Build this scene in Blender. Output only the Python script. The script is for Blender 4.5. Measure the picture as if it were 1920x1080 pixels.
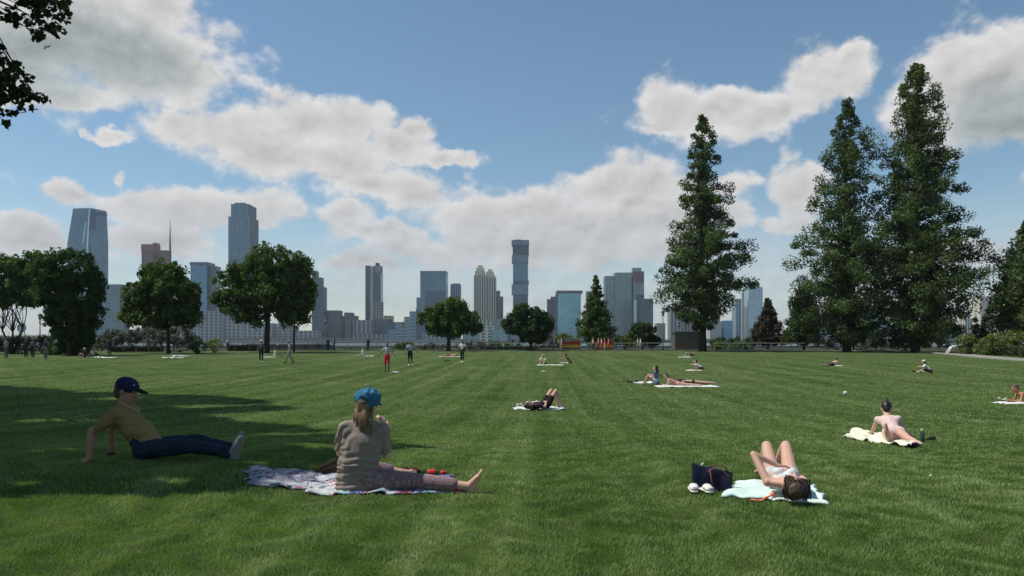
import bpy, bmesh, math, random
import numpy as np
from mathutils import Vector, Matrix, noise as mnoise

# ------------------------------------------------------------------ clear
for o in list(bpy.data.objects):
    bpy.data.objects.remove(o)
C = bpy.context.scene.collection
SC = bpy.context.scene
R = math.radians
random.seed(7)
RNG = np.random.default_rng(7)

# ------------------------------------------------------------------ camera
FPX, CAMZ, HOR = 1400.0, 1.45, 638.0        # focal in px of a 1920 wide picture, eye height, horizon row
cam_data = bpy.data.cameras.new('camera')
cam_data.sensor_width = 36.0
cam_data.lens = 36.0 * FPX / 1920.0
cam_data.shift_y = (HOR - 540.0) / 1920.0
cam_data.clip_start = 0.05
cam_data.clip_end = 60000
cam = bpy.data.objects.new('camera', cam_data)
cam.location = (0, 0, CAMZ)
cam.rotation_euler = (R(90), 0, 0)
C.objects.link(cam)
SC.camera = cam
SC.render.engine = 'CYCLES'
SC.render.resolution_x, SC.render.resolution_y = 1024, 576

# ------------------------------------------------------------------ sun
SUN = Vector((-0.50, 0.05, 0.86)).normalized()     # direction towards the sun
sl = bpy.data.lights.new('sun', 'SUN')
sl.energy = 4.8
sl.angle = R(0.53)
sl.color = (1.0, 0.95, 0.87)
so = bpy.data.objects.new('sun', sl)
so.rotation_euler = (-SUN).to_track_quat('-Z', 'Y').to_euler()
so.location = (-30, 0, 60)
C.objects.link(so)

SC.view_settings.view_transform = 'Standard'
SC.view_settings.look = 'None'
SC.view_settings.exposure = 0.0
SC.view_settings.gamma = 1
SC.view_settings.use_curve_mapping = False
SC.cycles.max_bounces = 6
SC.cycles.volume_bounces = 0
SC.cycles.transparent_max_bounces = 6

# ------------------------------------------------------------------ node helpers
class NT:
    def __init__(s, tree):
        s.t = tree; s.n = tree.nodes; s.l = tree.links
    def node(s, typ, **kw):
        nd = s.n.new(typ)
        for k, v in kw.items():
            setattr(nd, k, v)
        return nd
    def put(s, sock, v):
        if isinstance(v, bpy.types.NodeSocket): s.l.new(v, sock)
        elif v is not None: sock.default_value = v
    def m(s, op, a, b=None, c=None, clamp=False):
        nd = s.node('ShaderNodeMath', operation=op, use_clamp=clamp)
        s.put(nd.inputs[0], a); s.put(nd.inputs[1], b); s.put(nd.inputs[2], c)
        return nd.outputs[0]
    def v(s, op, a, b=None, out=0, scale=None):
        nd = s.node('ShaderNodeVectorMath', operation=op)
        s.put(nd.inputs[0], a); s.put(nd.inputs[1], b)
        if scale is not None: s.put(nd.inputs['Scale'], scale)
        return nd.outputs[out]
    def noise(s, vec, scale, detail=4, rough=0.5, dim='3D', out=0, dist=0.0):
        nd = s.node('ShaderNodeTexNoise', noise_dimensions=dim)
        if vec is not None: s.put(nd.inputs['Vector'], vec)
        nd.inputs['Scale'].default_value = scale
        nd.inputs['Detail'].default_value = detail
        nd.inputs['Roughness'].default_value = rough
        nd.inputs['Distortion'].default_value = dist
        return nd.outputs[out]
    def ramp(s, f, stops, interp='LINEAR'):
        nd = s.node('ShaderNodeValToRGB'); cr = nd.color_ramp; cr.interpolation = interp
        while len(cr.elements) < len(stops): cr.elements.new(0.5)
        for e, (p, c) in zip(cr.elements, stops):
            e.position = p; e.color = (*c, 1) if len(c) == 3 else c
        s.put(nd.inputs[0], f)
        return nd.outputs[0]
    def mix(s, f, a, b, blend='MIX'):
        nd = s.node('ShaderNodeMix', data_type='RGBA', blend_type=blend)
        s.put(nd.inputs['Factor'], f)
        for k, val in ((6, a), (7, b)):
            if isinstance(val, tuple) and len(val) == 3: val = (*val, 1)
            s.put(nd.inputs[k], val)
        return nd.outputs[2]
    def mapr(s, v, a, b, c=0.0, d=1.0, interp='SMOOTHSTEP'):
        nd = s.node('ShaderNodeMapRange', interpolation_type=interp)
        s.put(nd.inputs[0], v)
        for i, x in enumerate((a, b, c, d)): nd.inputs[i + 1].default_value = x
        return nd.outputs[0]

# ------------------------------------------------------------------ world: sky with cumulus placed by direction
W = bpy.data.worlds.new('World'); SC.world = W; W.use_nodes = True
w = NT(W.node_tree); w.n.clear()
sky = w.node('ShaderNodeTexSky', sky_type='NISHITA')
sky.sun_disc = False
sky.sun_elevation = math.asin(SUN.z)
sky.sun_rotation = math.atan2(SUN.x, SUN.y)
sky.altitude = 10; sky.air_density = 1.0; sky.dust_density = 0.15; sky.ozone_density = 3.0
tc = w.node('ShaderNodeTexCoord')
D = w.v('NORMALIZE', tc.outputs['Generated'])
sep = w.node('ShaderNodeSeparateXYZ'); w.l.new(D, sep.inputs[0])
az = w.m('ARCTAN2', sep.outputs[0], sep.outputs[1])
el = w.m('ARCSINE', sep.outputs[2])
n1 = w.noise(D, 9.0, 3, 0.5, out=1)
n2 = w.noise(D, 42.0, 5, 0.6, out=1)
comb = w.node('ShaderNodeCombineXYZ'); w.put(comb.inputs[0], az); w.put(comb.inputs[1], el)
def warp(vec, n, amp):
    return w.v('ADD', vec, w.v('SCALE', w.v('SUBTRACT', n, (0.5, 0.5, 0.5)), scale=amp))
pp = warp(comb.outputs[0], n1, 0.050)
pp = warp(pp, n2, 0.026)
flat = w.v('MULTIPLY', pp, (1, 1, 0))
BLOBS = [
 # upper left heavy cloud
 (200,60,215,105,1),(50,70,170,105,1),(325,110,95,80,1),(130,172,90,25,.8),(385,122,36,34,.7),(300,15,80,60,1),
 # middle-left cumulus
 (325,242,66,30,.9),(450,256,115,46,1),(560,228,76,38,1),(655,238,62,40,1),(520,290,120,50,.9),(640,300,130,45,.9),(745,285,75,30,1),(780,258,36,25,.9),(840,302,45,13,.8),
 (700,350,120,33,.9),(800,365,90,36,.9),(900,405,120,45,.8),(620,335,70,20,.8),
 (150,360,55,22,.8),(250,375,120,33,.8),(380,400,130,42,.9),(485,400,65,38,.9),(50,430,90,32,.8),(300,445,150,38,.6),(90,462,150,30,.6),
 (1190,352,125,46,1),(1150,338,60,36,1),(1222,330,45,30,.9),(1000,398,130,42,.8),(1100,430,220,60,.8),(1240,400,110,60,.8),(1370,342,48,24,.8),(980,470,250,50,.6),
 (650,410,58,28,.8),(720,443,100,18,.8),(690,492,100,22,.6),
 (1262,205,62,52,1),(1345,212,130,38,1),(1450,205,90,36,1),(1530,150,90,46,.9),(1590,120,45,32,.8),(1245,240,56,20,.8),
 (1860,160,150,105,1),(1780,125,85,58,1),(1900,225,120,45,1),(1735,175,60,38,.8),
 (1500,365,46,58,.7),(1515,335,38,34,.7),(1850,470,110,38,.5),(1380,400,60,60,.4),
 (155,237,16,8,.6),(232,322,18,26,.5),(210,250,60,12,.45),(1480,420,80,22,.3),
 (2150,260,180,80,1),(-220,260,160,70,1),(-300,430,200,40,.8),(2200,440,180,40,.8)]
F = None
for (bx, by, rx, ry, wt) in BLOBS:
    u, v_ = (bx - 960) / FPX, (HOR - by) / FPX
    a0 = math.atan(u); e0 = math.atan(v_ / math.sqrt(1 + u * u))
    c = math.cos(a0)
    ax, ey = rx / FPX * c * c, ry / FPX * c
    d = w.v('LENGTH', w.v('MULTIPLY', w.v('SUBTRACT', flat, (a0, e0, 0)), (1 / ax, 1 / ey, 0)), out=1)
    f = w.m('MULTIPLY_ADD', d, -0.55, 0.30 + 0.40 * wt)
    F = f if F is None else w.m('SMOOTH_MAX', F, f, 0.12)
# away from the photograph's field the same kind of cloud goes on
far = w.m('MAXIMUM', w.mapr(w.m('ABSOLUTE', az), 0.85, 1.15), w.mapr(el, 0.62, 0.95))
gen = w.m('MULTIPLY_ADD', w.noise(w.v('MULTIPLY', D, (1, 1, 1.8)), 2.3, 3, 0.5), 5.0, -3.0)
gen = w.m('ADD', gen, w.m('MULTIPLY', far, 0.0))
gen = w.m('MINIMUM', gen, w.m('MULTIPLY_ADD', far, 1.6, -1.0))
F = w.m('MAXIMUM', F, gen)
F = w.m('MAXIMUM', F, -0.6)
Dz = w.v('MULTIPLY', D, (1, 1, 1.35))
nA = w.noise(Dz, 16.0, 9, 0.56)
Ds = w.v('ADD', Dz, (-0.006, 0.0, 0.014))
nB = w.noise(Ds, 16.0, 9, 0.56)
dens = w.m('ADD', F, w.m('MULTIPLY', w.m('SUBTRACT', nA, 0.5), 1.35))
dens = w.m('ADD', dens, w.mapr(el, 0.26, 0.06, 0.0, 0.10))
alpha = w.mapr(dens, -0.07, 0.27)
# bank of thin cloud and haze just over the horizon
lowc = w.m('MULTIPLY', w.mapr(el, 0.20, 0.03), w.mapr(w.noise(w.v('MULTIPLY', D, (1, 1, 3.5)), 5.0, 6, 0.55), 0.30, 0.60, 0.45, 1.0))
alpha2 = w.m('MAXIMUM', alpha, w.m('MULTIPLY', lowc, 0.9))
thick = w.mapr(F, 0.25, 0.75)
relief = w.m('MULTIPLY', w.m('SUBTRACT', nA, nB), 0.75)
big = None                                     # bellies of the two near heavy clouds
for (bx, by, rx, ry) in ((200,105,200,75),(70,110,170,80),(1880,220,130,75),(2150,280,160,60)):
    u, v_ = (bx - 960) / FPX, (HOR - by) / FPX
    a0 = math.atan(u); e0 = math.atan(v_ / math.sqrt(1 + u * u)); c = math.cos(a0)
    d = w.v('LENGTH', w.v('MULTIPLY', w.v('SUBTRACT', flat, (a0, e0, 0)), (FPX / rx / c / c, FPX / ry / c, 0)), out=1)
    f = w.mapr(d, 1.25, 0.35)
    big = f if big is None else w.m('MAXIMUM', big, f)
lum = w.m('SUBTRACT', w.m('SUBTRACT', 0.80, w.m('MULTIPLY', thick, 0.05)), w.m('MULTIPLY', big, 0.24))
lum = w.m('ADD', lum, relief)
lum = w.m('ADD', lum, w.mapr(dens, 0.62, 0.10, -0.05, 0.07))
lum = w.m('MULTIPLY', lum, w.mapr(el, 0.02, 0.22, 0.76, 1.0))
lum = w.m('MAXIMUM', w.m('MINIMUM', lum, 0.94), 0.40)
CL = 11.9
ccol = w.v('MULTIPLY', w.mix(big, (0.985, 0.97, 0.955), (0.87, 0.96, 0.97)), (1, 1, 1))
ccol = w.v('MULTIPLY', ccol, w.mix(w.mapr(el, 0.22, 0.03), (1.0, 1.0, 1.0), (0.93, 1.0, 1.06)))
ccol = w.v('SCALE', ccol, scale=w.m('MULTIPLY', lum, CL * 0.84))
bg = w.node('ShaderNodeBackground')
hs = w.node('ShaderNodeHueSaturation'); hs.inputs['Saturation'].default_value = 1.02; hs.inputs['Value'].default_value = 1.27; w.l.new(sky.outputs[0], hs.inputs['Color'])
col = w.mix(alpha2, w.v('MULTIPLY', hs.outputs[0], (0.97, 1.06, 0.99)), ccol)
w.l.new(col, bg.inputs[0]); bg.inputs[1].default_value = 0.085
wo = w.node('ShaderNodeOutputWorld'); w.l.new(bg.outputs[0], wo.inputs[0])

# ------------------------------------------------------------------ ground height and picture <-> place helpers
_Y = [-60, 0, 6.5, 9, 12, 16, 20, 26, 32, 44, 55, 70, 100, 130]
_Z = [0, 0, 0, -.03, -.17, -.38, -.50, -.56, -.55, -.40, -.26, -.14, .05, .05]
_yy = np.linspace(-60, 130, 1901)
_zz = np.interp(_yy, _Y, _Z)
_k = np.ones(41) / 41
_zs = np.convolve(np.pad(_zz, 20, mode='edge'), _k, mode='valid')
def sstep(a, b, x):
    t = np.clip((x - a) / (b - a), 0, 1); return t * t * (3 - 2 * t)
def gz(X, Y):
    z = np.interp(Y, _yy, _zs)
    return z + 0.15 * sstep(-1.7, -2.9, X) * sstep(5.5, 7.5, Y) * (1 - sstep(8.6, 14, Y))
def G(x, y):
    """place on the lawn seen at photo pixel x, y"""
    lo, hi = 3.0, 129.0
    for _ in range(50):
        Y = (lo + hi) / 2
        X = (x - 960) / FPX * Y
        py = HOR + (CAMZ - float(gz(X, Y))) * FPX / Y
        if py > y: lo = Y
        else: hi = Y
    X = (x - 960) / FPX * Y
    return Vector((X, Y, float(gz(X, Y))))
def P(x, y, d):
    return Vector(((x - 960) / FPX * d, d, CAMZ + (HOR - y) / FPX * d))

# ------------------------------------------------------------------ object helpers
def tag(o, label=None, cat=None, group=None, kind=None):
    if label: o['label'] = label
    if cat: o['category'] = cat
    if group: o['group'] = group
    if kind: o['kind'] = kind
    return o
def thing(name, label, cat, loc=(0, 0, 0), rz=0.0, group=None):
    o = bpy.data.objects.new(name, None); C.objects.link(o)
    o.location = loc; o.rotation_euler = (0, 0, rz); o.empty_display_size = 0.2
    return tag(o, label, cat, group)
def link(name, me, mat=None, parent=None, loc=None):
    o = bpy.data.objects.new(name, me); C.objects.link(o)
    if mat is not None and not me.materials: me.materials.append(mat)
    if parent: o.parent = parent
    if loc is not None: o.location = loc
    return o
def np_mesh(name, verts, faces_n, nper, smooth=False):
    """verts (N,3), faces (M,nper)"""
    me = bpy.data.meshes.new(name)
    V = np.asarray(verts, dtype=np.float32); Fc = np.asarray(faces_n, dtype=np.int32)
    me.vertices.add(len(V)); me.vertices.foreach_set('co', V.ravel())
    me.loops.add(Fc.size); me.loops.foreach_set('vertex_index', Fc.ravel())
    me.polygons.add(len(Fc))
    me.polygons.foreach_set('loop_start', np.arange(0, Fc.size, nper, dtype=np.int32))
    me.polygons.foreach_set('loop_total', np.full(len(Fc), nper, dtype=np.int32))
    if smooth: me.polygons.foreach_set('use_smooth', np.ones(len(Fc), dtype=bool))
    me.update(calc_edges=True); me.validate()
    return me
class MB:
    """collects boxes, prisms and tubes into one mesh"""
    def __init__(s): s.v = []; s.f = []
    def add(s, vs, fs):
        b = len(s.v); s.v += [tuple(p) for p in vs]; s.f += [tuple(i + b for i in f) for f in fs]
    def box(s, a, b):
        x0, y0, z0 = a; x1, y1, z1 = b
        s.add([(x0,y0,z0),(x1,y0,z0),(x1,y1,z0),(x0,y1,z0),(x0,y0,z1),(x1,y0,z1),(x1,y1,z1),(x0,y1,z1)],
              [(3,2,1,0),(4,5,6,7),(0,1,5,4),(1,2,6,5),(2,3,7,6),(3,0,4,7)])
    def prism(s, poly, z0, z1, top=None, ztop=None):
        n = len(poly); top = top or poly
        zt = ztop or [z1] * n
        s.add([(x, y, z0) for x, y in poly] + [(top[i][0], top[i][1], zt[i]) for i in range(n)],
              [tuple(range(n))[::-1], tuple(range(n, 2 * n))] + [(i, (i + 1) % n, n + (i + 1) % n, n + i) for i in range(n)])
    def strip(s, p, q, n, t, z0, z1, off=0.0):
        """wall-like box from p to q (xy), outward normal n, thickness t"""
        ox, oy = n[0] * off, n[1] * off
        a = (p[0] + ox, p[1] + oy); b = (q[0] + ox, q[1] + oy)
        c = (b[0] + n[0] * t, b[1] + n[1] * t); d = (a[0] + n[0] * t, a[1] + n[1] * t)
        s.prism([d, c, b, a], z0, z1)
    def tube(s, pts, rad, seg=8):
        pts = [Vector(p) for p in pts]
        if not hasattr(rad, '__len__'): rad = [rad] * len(pts)
        vs = []; fs = []
        up = Vector((0.13, 0.21, 0.97))
        for i, p in enumerate(pts):
            d = (pts[min(i + 1, len(pts) - 1)] - pts[max(i - 1, 0)])
            d = d.normalized() if d.length > 1e-9 else Vector((0, 0, 1))
            a = d.cross(up if abs(d.dot(up)) < .95 else Vector((1, 0, 0))).normalized(); b = d.cross(a)
            for k in range(seg):
                t = 2 * math.pi * k / seg
                vs.append(p + (a * math.cos(t) + b * math.sin(t)) * rad[i])
        for i in range(len(pts) - 1):
            for k in range(seg):
                fs.append((i * seg + k, i * seg + (k + 1) % seg, (i + 1) * seg + (k + 1) % seg, (i + 1) * seg + k))
        fs.append(tuple(range(seg))[::-1]); fs.append(tuple(range((len(pts) - 1) * seg, len(pts) * seg)))
        s.add(vs, fs)
    def build(s, name, mat, parent=None, smooth=False, loc=None, bevel=0):
        me = bpy.data.meshes.new(name); me.from_pydata(s.v, [], s.f); 
        bm = bmesh.new(); bm.from_mesh(me); bmesh.ops.recalc_face_normals(bm, faces=bm.faces)
        if bevel: bmesh.ops.bevel(bm, geom=list(bm.edges), offset=bevel, segments=2, affect='EDGES', profile=.6)
        bm.to_mesh(me); bm.free()
        if smooth: me.polygons.foreach_set('use_smooth', [True] * len(me.polygons))
        me.update()
        return link(name, me, mat, parent, loc)

# ------------------------------------------------------------------ materials
MATS = {}
def mat(name, col, rough=0.7, spec=0.3, metal=0.0, var=0.12, vscale=8.0, bump=0.0, bscale=60.0, trans=0.0, island=0.0, coord='Object', sss=0.0):
    if name in MATS: return MATS[name]
    m = bpy.data.materials.new(name); m.use_nodes = True
    t = NT(m.node_tree); t.n.clear()
    tcn = t.node('ShaderNodeTexCoord'); vec = tcn.outputs[coord]
    out = t.node('ShaderNodeOutputMaterial')
    bs = t.node('ShaderNodeBsdfPrincipled')
    n = t.noise(vec, vscale, 4, 0.6)
    f = t.m('MULTIPLY_ADD', n, 2 * var, 1 - var)
    if trans: f = t.mapr(n, 0.30, 0.70, 1 - var, 1 + var, 'LINEAR')
    if island:
        g = t.node('ShaderNodeNewGeometry')
        f = t.m('MULTIPLY', f, t.m('MULTIPLY_ADD', g.outputs['Random Per Island'], 2 * island, 1 - island))
    c = t.v('SCALE', (*col,), scale=f)
    t.l.new(c, bs.inputs['Base Color'])
    bs.inputs['Roughness'].default_value = rough
    bs.inputs['Specular IOR Level'].default_value = spec
    bs.inputs['Metallic'].default_value = metal
    if sss:
        bs.inputs['Subsurface Weight'].default_value = sss
        bs.inputs['Subsurface Radius'].default_value = (0.02, 0.008, 0.004)
        bs.inputs['Subsurface Scale'].default_value = 0.5
    if bump:
        b = t.node('ShaderNodeBump'); b.inputs['Strength'].default_value = bump; b.inputs['Distance'].default_value = 0.02
        t.l.new(t.noise(vec, bscale, 4, 0.6), b.inputs['Height']); t.l.new(b.outputs[0], bs.inputs['Normal'])
    if trans:
        tr = t.node('ShaderNodeBsdfTranslucent')
        t.l.new(t.v('MULTIPLY', c, (1.3, 1.5, 0.6)), tr.inputs[0])
        mx = t.node('ShaderNodeMixShader'); mx.inputs[0].default_value = trans
        t.l.new(bs.outputs[0], mx.inputs[1]); t.l.new(tr.outputs[0], mx.inputs[2]); t.l.new(mx.outputs[0], out.inputs[0])
    else:
        t.l.new(bs.outputs[0], out.inputs[0])
    MATS[name] = m
    return m

def lawn_mat(name, blade):
    m = bpy.data.materials.new(name); m.use_nodes = True
    t = NT(m.node_tree); t.n.clear()
    g = t.node('ShaderNodeNewGeometry'); pos = g.outputs['Position']
    flatp = t.v('MULTIPLY', pos, (1, 1, 0))
    out = t.node('ShaderNodeOutputMaterial'); bs = t.node('ShaderNodeBsdfPrincipled')
    # mowing and wear: streaks running away from the viewer, patches of paler and deeper green
    rot = t.node('ShaderNodeVectorRotate', rotation_type='Z_AXIS'); t.put(rot.inputs['Vector'], flatp); rot.inputs['Angle'].default_value = 0.05
    streak = t.noise(t.v('MULTIPLY', rot.outputs[0], (1.25, 0.035, 0)), 1.0, 5, 0.6)
    rot2 = t.node('ShaderNodeVectorRotate', rotation_type='Z_AXIS'); t.put(rot2.inputs['Vector'], flatp); rot2.inputs['Angle'].default_value = -0.62
    streak2 = t.noise(t.v('MULTIPLY', rot2.outputs[0], (1.0, 0.05, 0)), 1.1, 4, 0.6)
    patch = t.noise(flatp, 0.33, 6, 0.62)
    tuft = t.noise(flatp, 3.2, 5, 0.65)
    fine = t.noise(flatp, 38.0, 4, 0.7)
    wornn = t.noise(t.v('ADD', flatp, (31, 17, 0)), 0.55, 5, 0.7)
    worn = t.m('MULTIPLY', t.mapr(wornn, 0.56, 0.74), 0.38)
    s = t.m('ADD', t.m('MULTIPLY', t.mapr(streak, 0.32, 0.68, interp='LINEAR'), 0.40), t.m('MULTIPLY', t.mapr(patch, 0.32, 0.68, interp='LINEAR'), 0.26))
    s = t.m('ADD', s, t.m('MULTIPLY', t.mapr(tuft, 0.32, 0.68, interp='LINEAR'), 0.26))
    s = t.m('ADD', s, t.m('MULTIPLY', t.mapr(streak2, 0.35, 0.7, interp='LINEAR'), 0.14))
    line = t.noise(t.v('MULTIPLY', rot.outputs[0], (2.6, 0.045, 0)), 1.0, 2, 0.5)
    s = t.m('ADD', s, t.m('MULTIPLY', t.mapr(line, 0.52, 0.70), 0.15))
    s = t.m('SUBTRACT', s, 0.04)
    c = t.ramp(s, [(0.12, (0.034, 0.068, 0.017)), (0.40, (0.070, 0.108, 0.032)), (0.64, (0.108, 0.146, 0.054)), (0.95, (0.170, 0.205, 0.110))])
    c = t.mix(worn, c, (0.135, 0.140, 0.060))
    if blade:
        rnd = g.outputs['Random Per Island']
        c = t.v('SCALE', c, scale=t.m('MULTIPLY_ADD', rnd, 0.9, 1.72))
        dry = t.mapr(rnd, 0.93, 0.96, interp='LINEAR')
        c = t.mix(t.m('MULTIPLY', dry, 0.7), c, (0.19, 0.19, 0.09))
    else:
        c = t.v('SCALE', c, scale=t.m('MULTIPLY_ADD', fine, 0.6, 0.55))
        hb = t.m('ADD', t.m('MULTIPLY', fine, 1.0), t.m('MULTIPLY', t.noise(flatp, 9.0, 4, 0.65), 1.5))
        b = t.node('ShaderNodeBump'); b.inputs['Strength'].default_value = 0.8; b.inputs['Distance'].default_value = 0.05
        t.l.new(hb, b.inputs['Height']); t.l.new(b.outputs[0], bs.inputs['Normal'])
    t.l.new(c, bs.inputs['Base Color'])
    bs.inputs['Roughness'].default_value = 0.55 if blade else 0.9
    bs.inputs['Specular IOR Level'].default_value = 0.25 if blade else 0.05
    if blade:
        tr = t.node('ShaderNodeBsdfTranslucent'); t.l.new(t.v('MULTIPLY', c, (1.2, 1.4, 0.5)), tr.inputs[0])
        mx = t.node('ShaderNodeMixShader'); mx.inputs[0].default_value = 0.3
        t.l.new(bs.outputs[0], mx.inputs[1]); t.l.new(tr.outputs[0], mx.inputs[2]); t.l.new(mx.outputs[0], out.inputs[0])
    else: t.l.new(bs.outputs[0], out.inputs[0])
    return m

def facade_mat(name, col, rough=0.25, spec=0.5, px=3.0, pz=4.0, var=0.35, metal=0.0):
    """glass curtain wall: each pane its own shade (blinds, depth), a little sky sheen"""
    if name in MATS: return MATS[name]
    m = bpy.data.materials.new(name); m.use_nodes = True
    t = NT(m.node_tree); t.n.clear()
    g = t.node('ShaderNodeNewGeometry'); pos = g.outputs['Position']
    q = t.v('DIVIDE', pos, (px, px, pz)); q = t.v('FLOOR', q)
    wn = t.node('ShaderNodeTexWhiteNoise', noise_dimensions='3D'); t.l.new(q, wn.inputs[0])
    big = t.noise(pos, 0.02, 3, 0.5)
    f = t.m('MULTIPLY_ADD', wn.outputs[0], var, 1 - var / 2)
    f = t.m('MULTIPLY', f, t.m('MULTIPLY_ADD', big, 0.7, 0.65))
    c = t.v('SCALE', tuple(x * 1.9 for x in col), scale=f)
    metal = .55
    bs = t.node('ShaderNodeBsdfPrincipled'); out = t.node('ShaderNodeOutputMaterial')
    t.l.new(c, bs.inputs['Base Color']); bs.inputs['Roughness'].default_value = rough
    bs.inputs['Specular IOR Level'].default_value = spec; bs.inputs['Metallic'].default_value = metal
    t.l.new(bs.outputs[0], out.inputs[0])
    MATS[name] = m
    return m

BARK = mat('bark', (0.055, 0.042, 0.032), 0.95, 0.1, var=0.4, vscale=3, bump=0.6, bscale=9)
LEAF = mat('leaf_green', (0.068, 0.112, 0.026), 0.7, 0.12, var=0.6, vscale=0.9, trans=0.28, island=0.35)
LEAF_D = mat('leaf_deep', (0.040, 0.074, 0.022), 0.75, 0.1, var=0.6, vscale=0.9, trans=0.22, island=0.35)
LEAF_R = mat('leaf_redwood', (0.074, 0.108, 0.036), 0.75, 0.1, var=0.75, vscale=0.45, trans=0.22, island=0.4)
LEAF_L = mat('leaf_light', (0.110, 0.150, 0.035), 0.6, 0.2, var=0.35, vscale=1.2, trans=0.3, island=0.35)
LEAF_G = mat('leaf_greyish', (0.085, 0.095, 0.062), 0.7, 0.2, var=0.4, vscale=1.2, trans=0.15, island=0.35)
LEAF_B = mat('leaf_russet', (0.055, 0.048, 0.030), 0.7, 0.2, var=0.4, vscale=1.2, trans=0.1, island=0.35)
# ------------------------------------------------------------------ THE GROUND
def sheet(name, x0, x1, y0, y1, nx, ny, zf, m, ys=None, xs=None):
    xs = np.linspace(x0, x1, nx) if xs is None else xs
    ys = np.linspace(y0, y1, ny) if ys is None else ys
    X, Y = np.meshgrid(xs, ys); Z = zf(X, Y)
    V = np.stack([X, Y, Z + 0 * X], -1).reshape(-1, 3)
    nx, ny = len(xs), len(ys)
    i = np.arange(nx * ny).reshape(ny, nx)
    Fc = np.stack([i[:-1, :-1], i[:-1, 1:], i[1:, 1:], i[1:, :-1]], -1).reshape(-1, 4)
    o = link(name, np_mesh(name, V, Fc, 4, True), m); o['kind'] = 'structure'
    return o
LAWN = lawn_mat('lawn_ground', False); BLADE = lawn_mat('lawn_blades', True)
sheet('lawn', 0, 0, 0, 0, 0, 0, lambda X, Y: gz(X, Y), LAWN,
      xs=np.concatenate([np.linspace(-190, -14, 40), np.linspace(-13.5, 8, 80), np.linspace(9, 190, 50)]),
      ys=np.concatenate([np.linspace(-60, 3, 12), np.linspace(3.3, 36, 160), np.linspace(37, 128, 70)]))
WATER = bpy.data.materials.new('river_water'); WATER.use_nodes = True
t = NT(WATER.node_tree); t.n.clear()
bs = t.node('ShaderNodeBsdfPrincipled'); out = t.node('ShaderNodeOutputMaterial')
bs.inputs['Base Color'].default_value = (0.06, 0.085, 0.09, 1); bs.inputs['Roughness'].default_value = 0.25
g = t.node('ShaderNodeNewGeometry'); b = t.node('ShaderNodeBump'); b.inputs['Strength'].default_value = 1; b.inputs['Distance'].default_value = 1.2
t.l.new(t.noise(t.v('MULTIPLY', g.outputs['Position'], (0.35, 0.8, 1)), 1.0, 5, 0.6), b.inputs['Height']); t.l.new(b.outputs[0], bs.inputs['Normal']); t.l.new(bs.outputs[0], out.inputs[0])
sheet('river', -9000, 9000, 127, 1240, 2, 2, lambda X, Y: -2.6 + 0 * X, WATER)
SHORE = mat('shore_earth', (0.10, 0.10, 0.08), 0.9, 0.1, var=0.3, vscale=0.02)
sheet('far_shore', -9000, 9000, 1240, 14000, 2, 2, lambda X, Y: -0.5 + 0 * X, SHORE)
mb = MB(); mb.box((-9000, 1238, -3), (9000, 1239.9, 0.3)); o = mb.build('far_sea_wall', mat('sea_wall_stone', (0.22, 0.21, 0.19), .9, .1)); tag(o, kind='structure')
mb = MB(); mb.box((-190, 128.1, -6), (190, 129, 0.5)); o = mb.build('river_wall', mat('granite_wall', (0.25, 0.24, 0.22), .9, .1)); tag(o, kind='structure')

# the pale path round the lawn (from the middle to the corner, then forward along the right side)
PATH = mat('path_concrete', (0.27, 0.265, 0.235), 0.9, 0.1, var=0.15, vscale=2)
KERB = mat('kerb_stone', (0.30, 0.295, 0.26), 0.9, 0.1, var=0.15, vscale=2)
def ribbon(name, pts, wdt, m, dz, thick=0.0):
    V = []; n = len(pts)
    for i, (x, y) in enumerate(pts):
        a = Vector(pts[max(i - 1, 0)]); b = Vector(pts[min(i + 1, n - 1)]); d = (b - a).normalized(); nn = Vector((-d.y, d.x))
        for s in (0, 1):
            q = Vector((x, y)) + nn * wdt * s
            V.append((q.x, q.y, float(gz(q.x, q.y)) + dz))
    Fc = [(2 * i, 2 * i + 1, 2 * i + 3, 2 * i + 2) for i in range(n - 1)]
    me = bpy.data.meshes.new(name); me.from_pydata(V, [], Fc)
    bm = bmesh.new(); bm.from_mesh(me)
    bmesh.ops.recalc_face_normals(bm, faces=bm.faces)
    if thick:
        r = bmesh.ops.extrude_face_region(bm, geom=list(bm.faces)); 
        for v in r['geom']:
            if isinstance(v, bmesh.types.BMVert): v.co.z -= thick
        bmesh.ops.recalc_face_normals(bm, faces=bm.faces)
    else:
        for f in bm.faces:
            if f.normal.z < 0: f.normal_flip()
    bm.to_mesh(me); bm.free()
    o = link(name, me, m); o['kind'] = 'structure'; return o
def smooth_pts(p, n):
    p = np.array(p, float); d = np.r_[0, np.cumsum(np.linalg.norm(np.diff(p, axis=0), axis=1))]
    s = np.linspace(0, d[-1], n); q = np.stack([np.interp(s, d, p[:, 0]), np.interp(s, d, p[:, 1])], 1)
    for _ in range(8): q[1:-1] = (q[:-2] + 2 * q[1:-1] + q[2:]) / 4
    return [tuple(a) for a in q]
edge = smooth_pts([(60, 6), (47, 26), (40, 46), (40.5, 60), (45, 76), (50, 88), (49, 98), (42, 101.5), (2, 101.5), (-60, 101), (-120, 100)][::-1], 90)
ribbon('path', edge, 2.2, PATH, 0.05)
ribbon('kerb', edge, -0.22, KERB, 0.13, 0.2)
BED = mat('bed_soil', (0.055, 0.05, 0.035), 0.95, 0.05, var=0.4, vscale=1.5)
sheet('planting_bed', -190, 190, 106, 126.5, 30, 4, lambda X, Y: 0.11 + 0 * X, BED)

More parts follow.
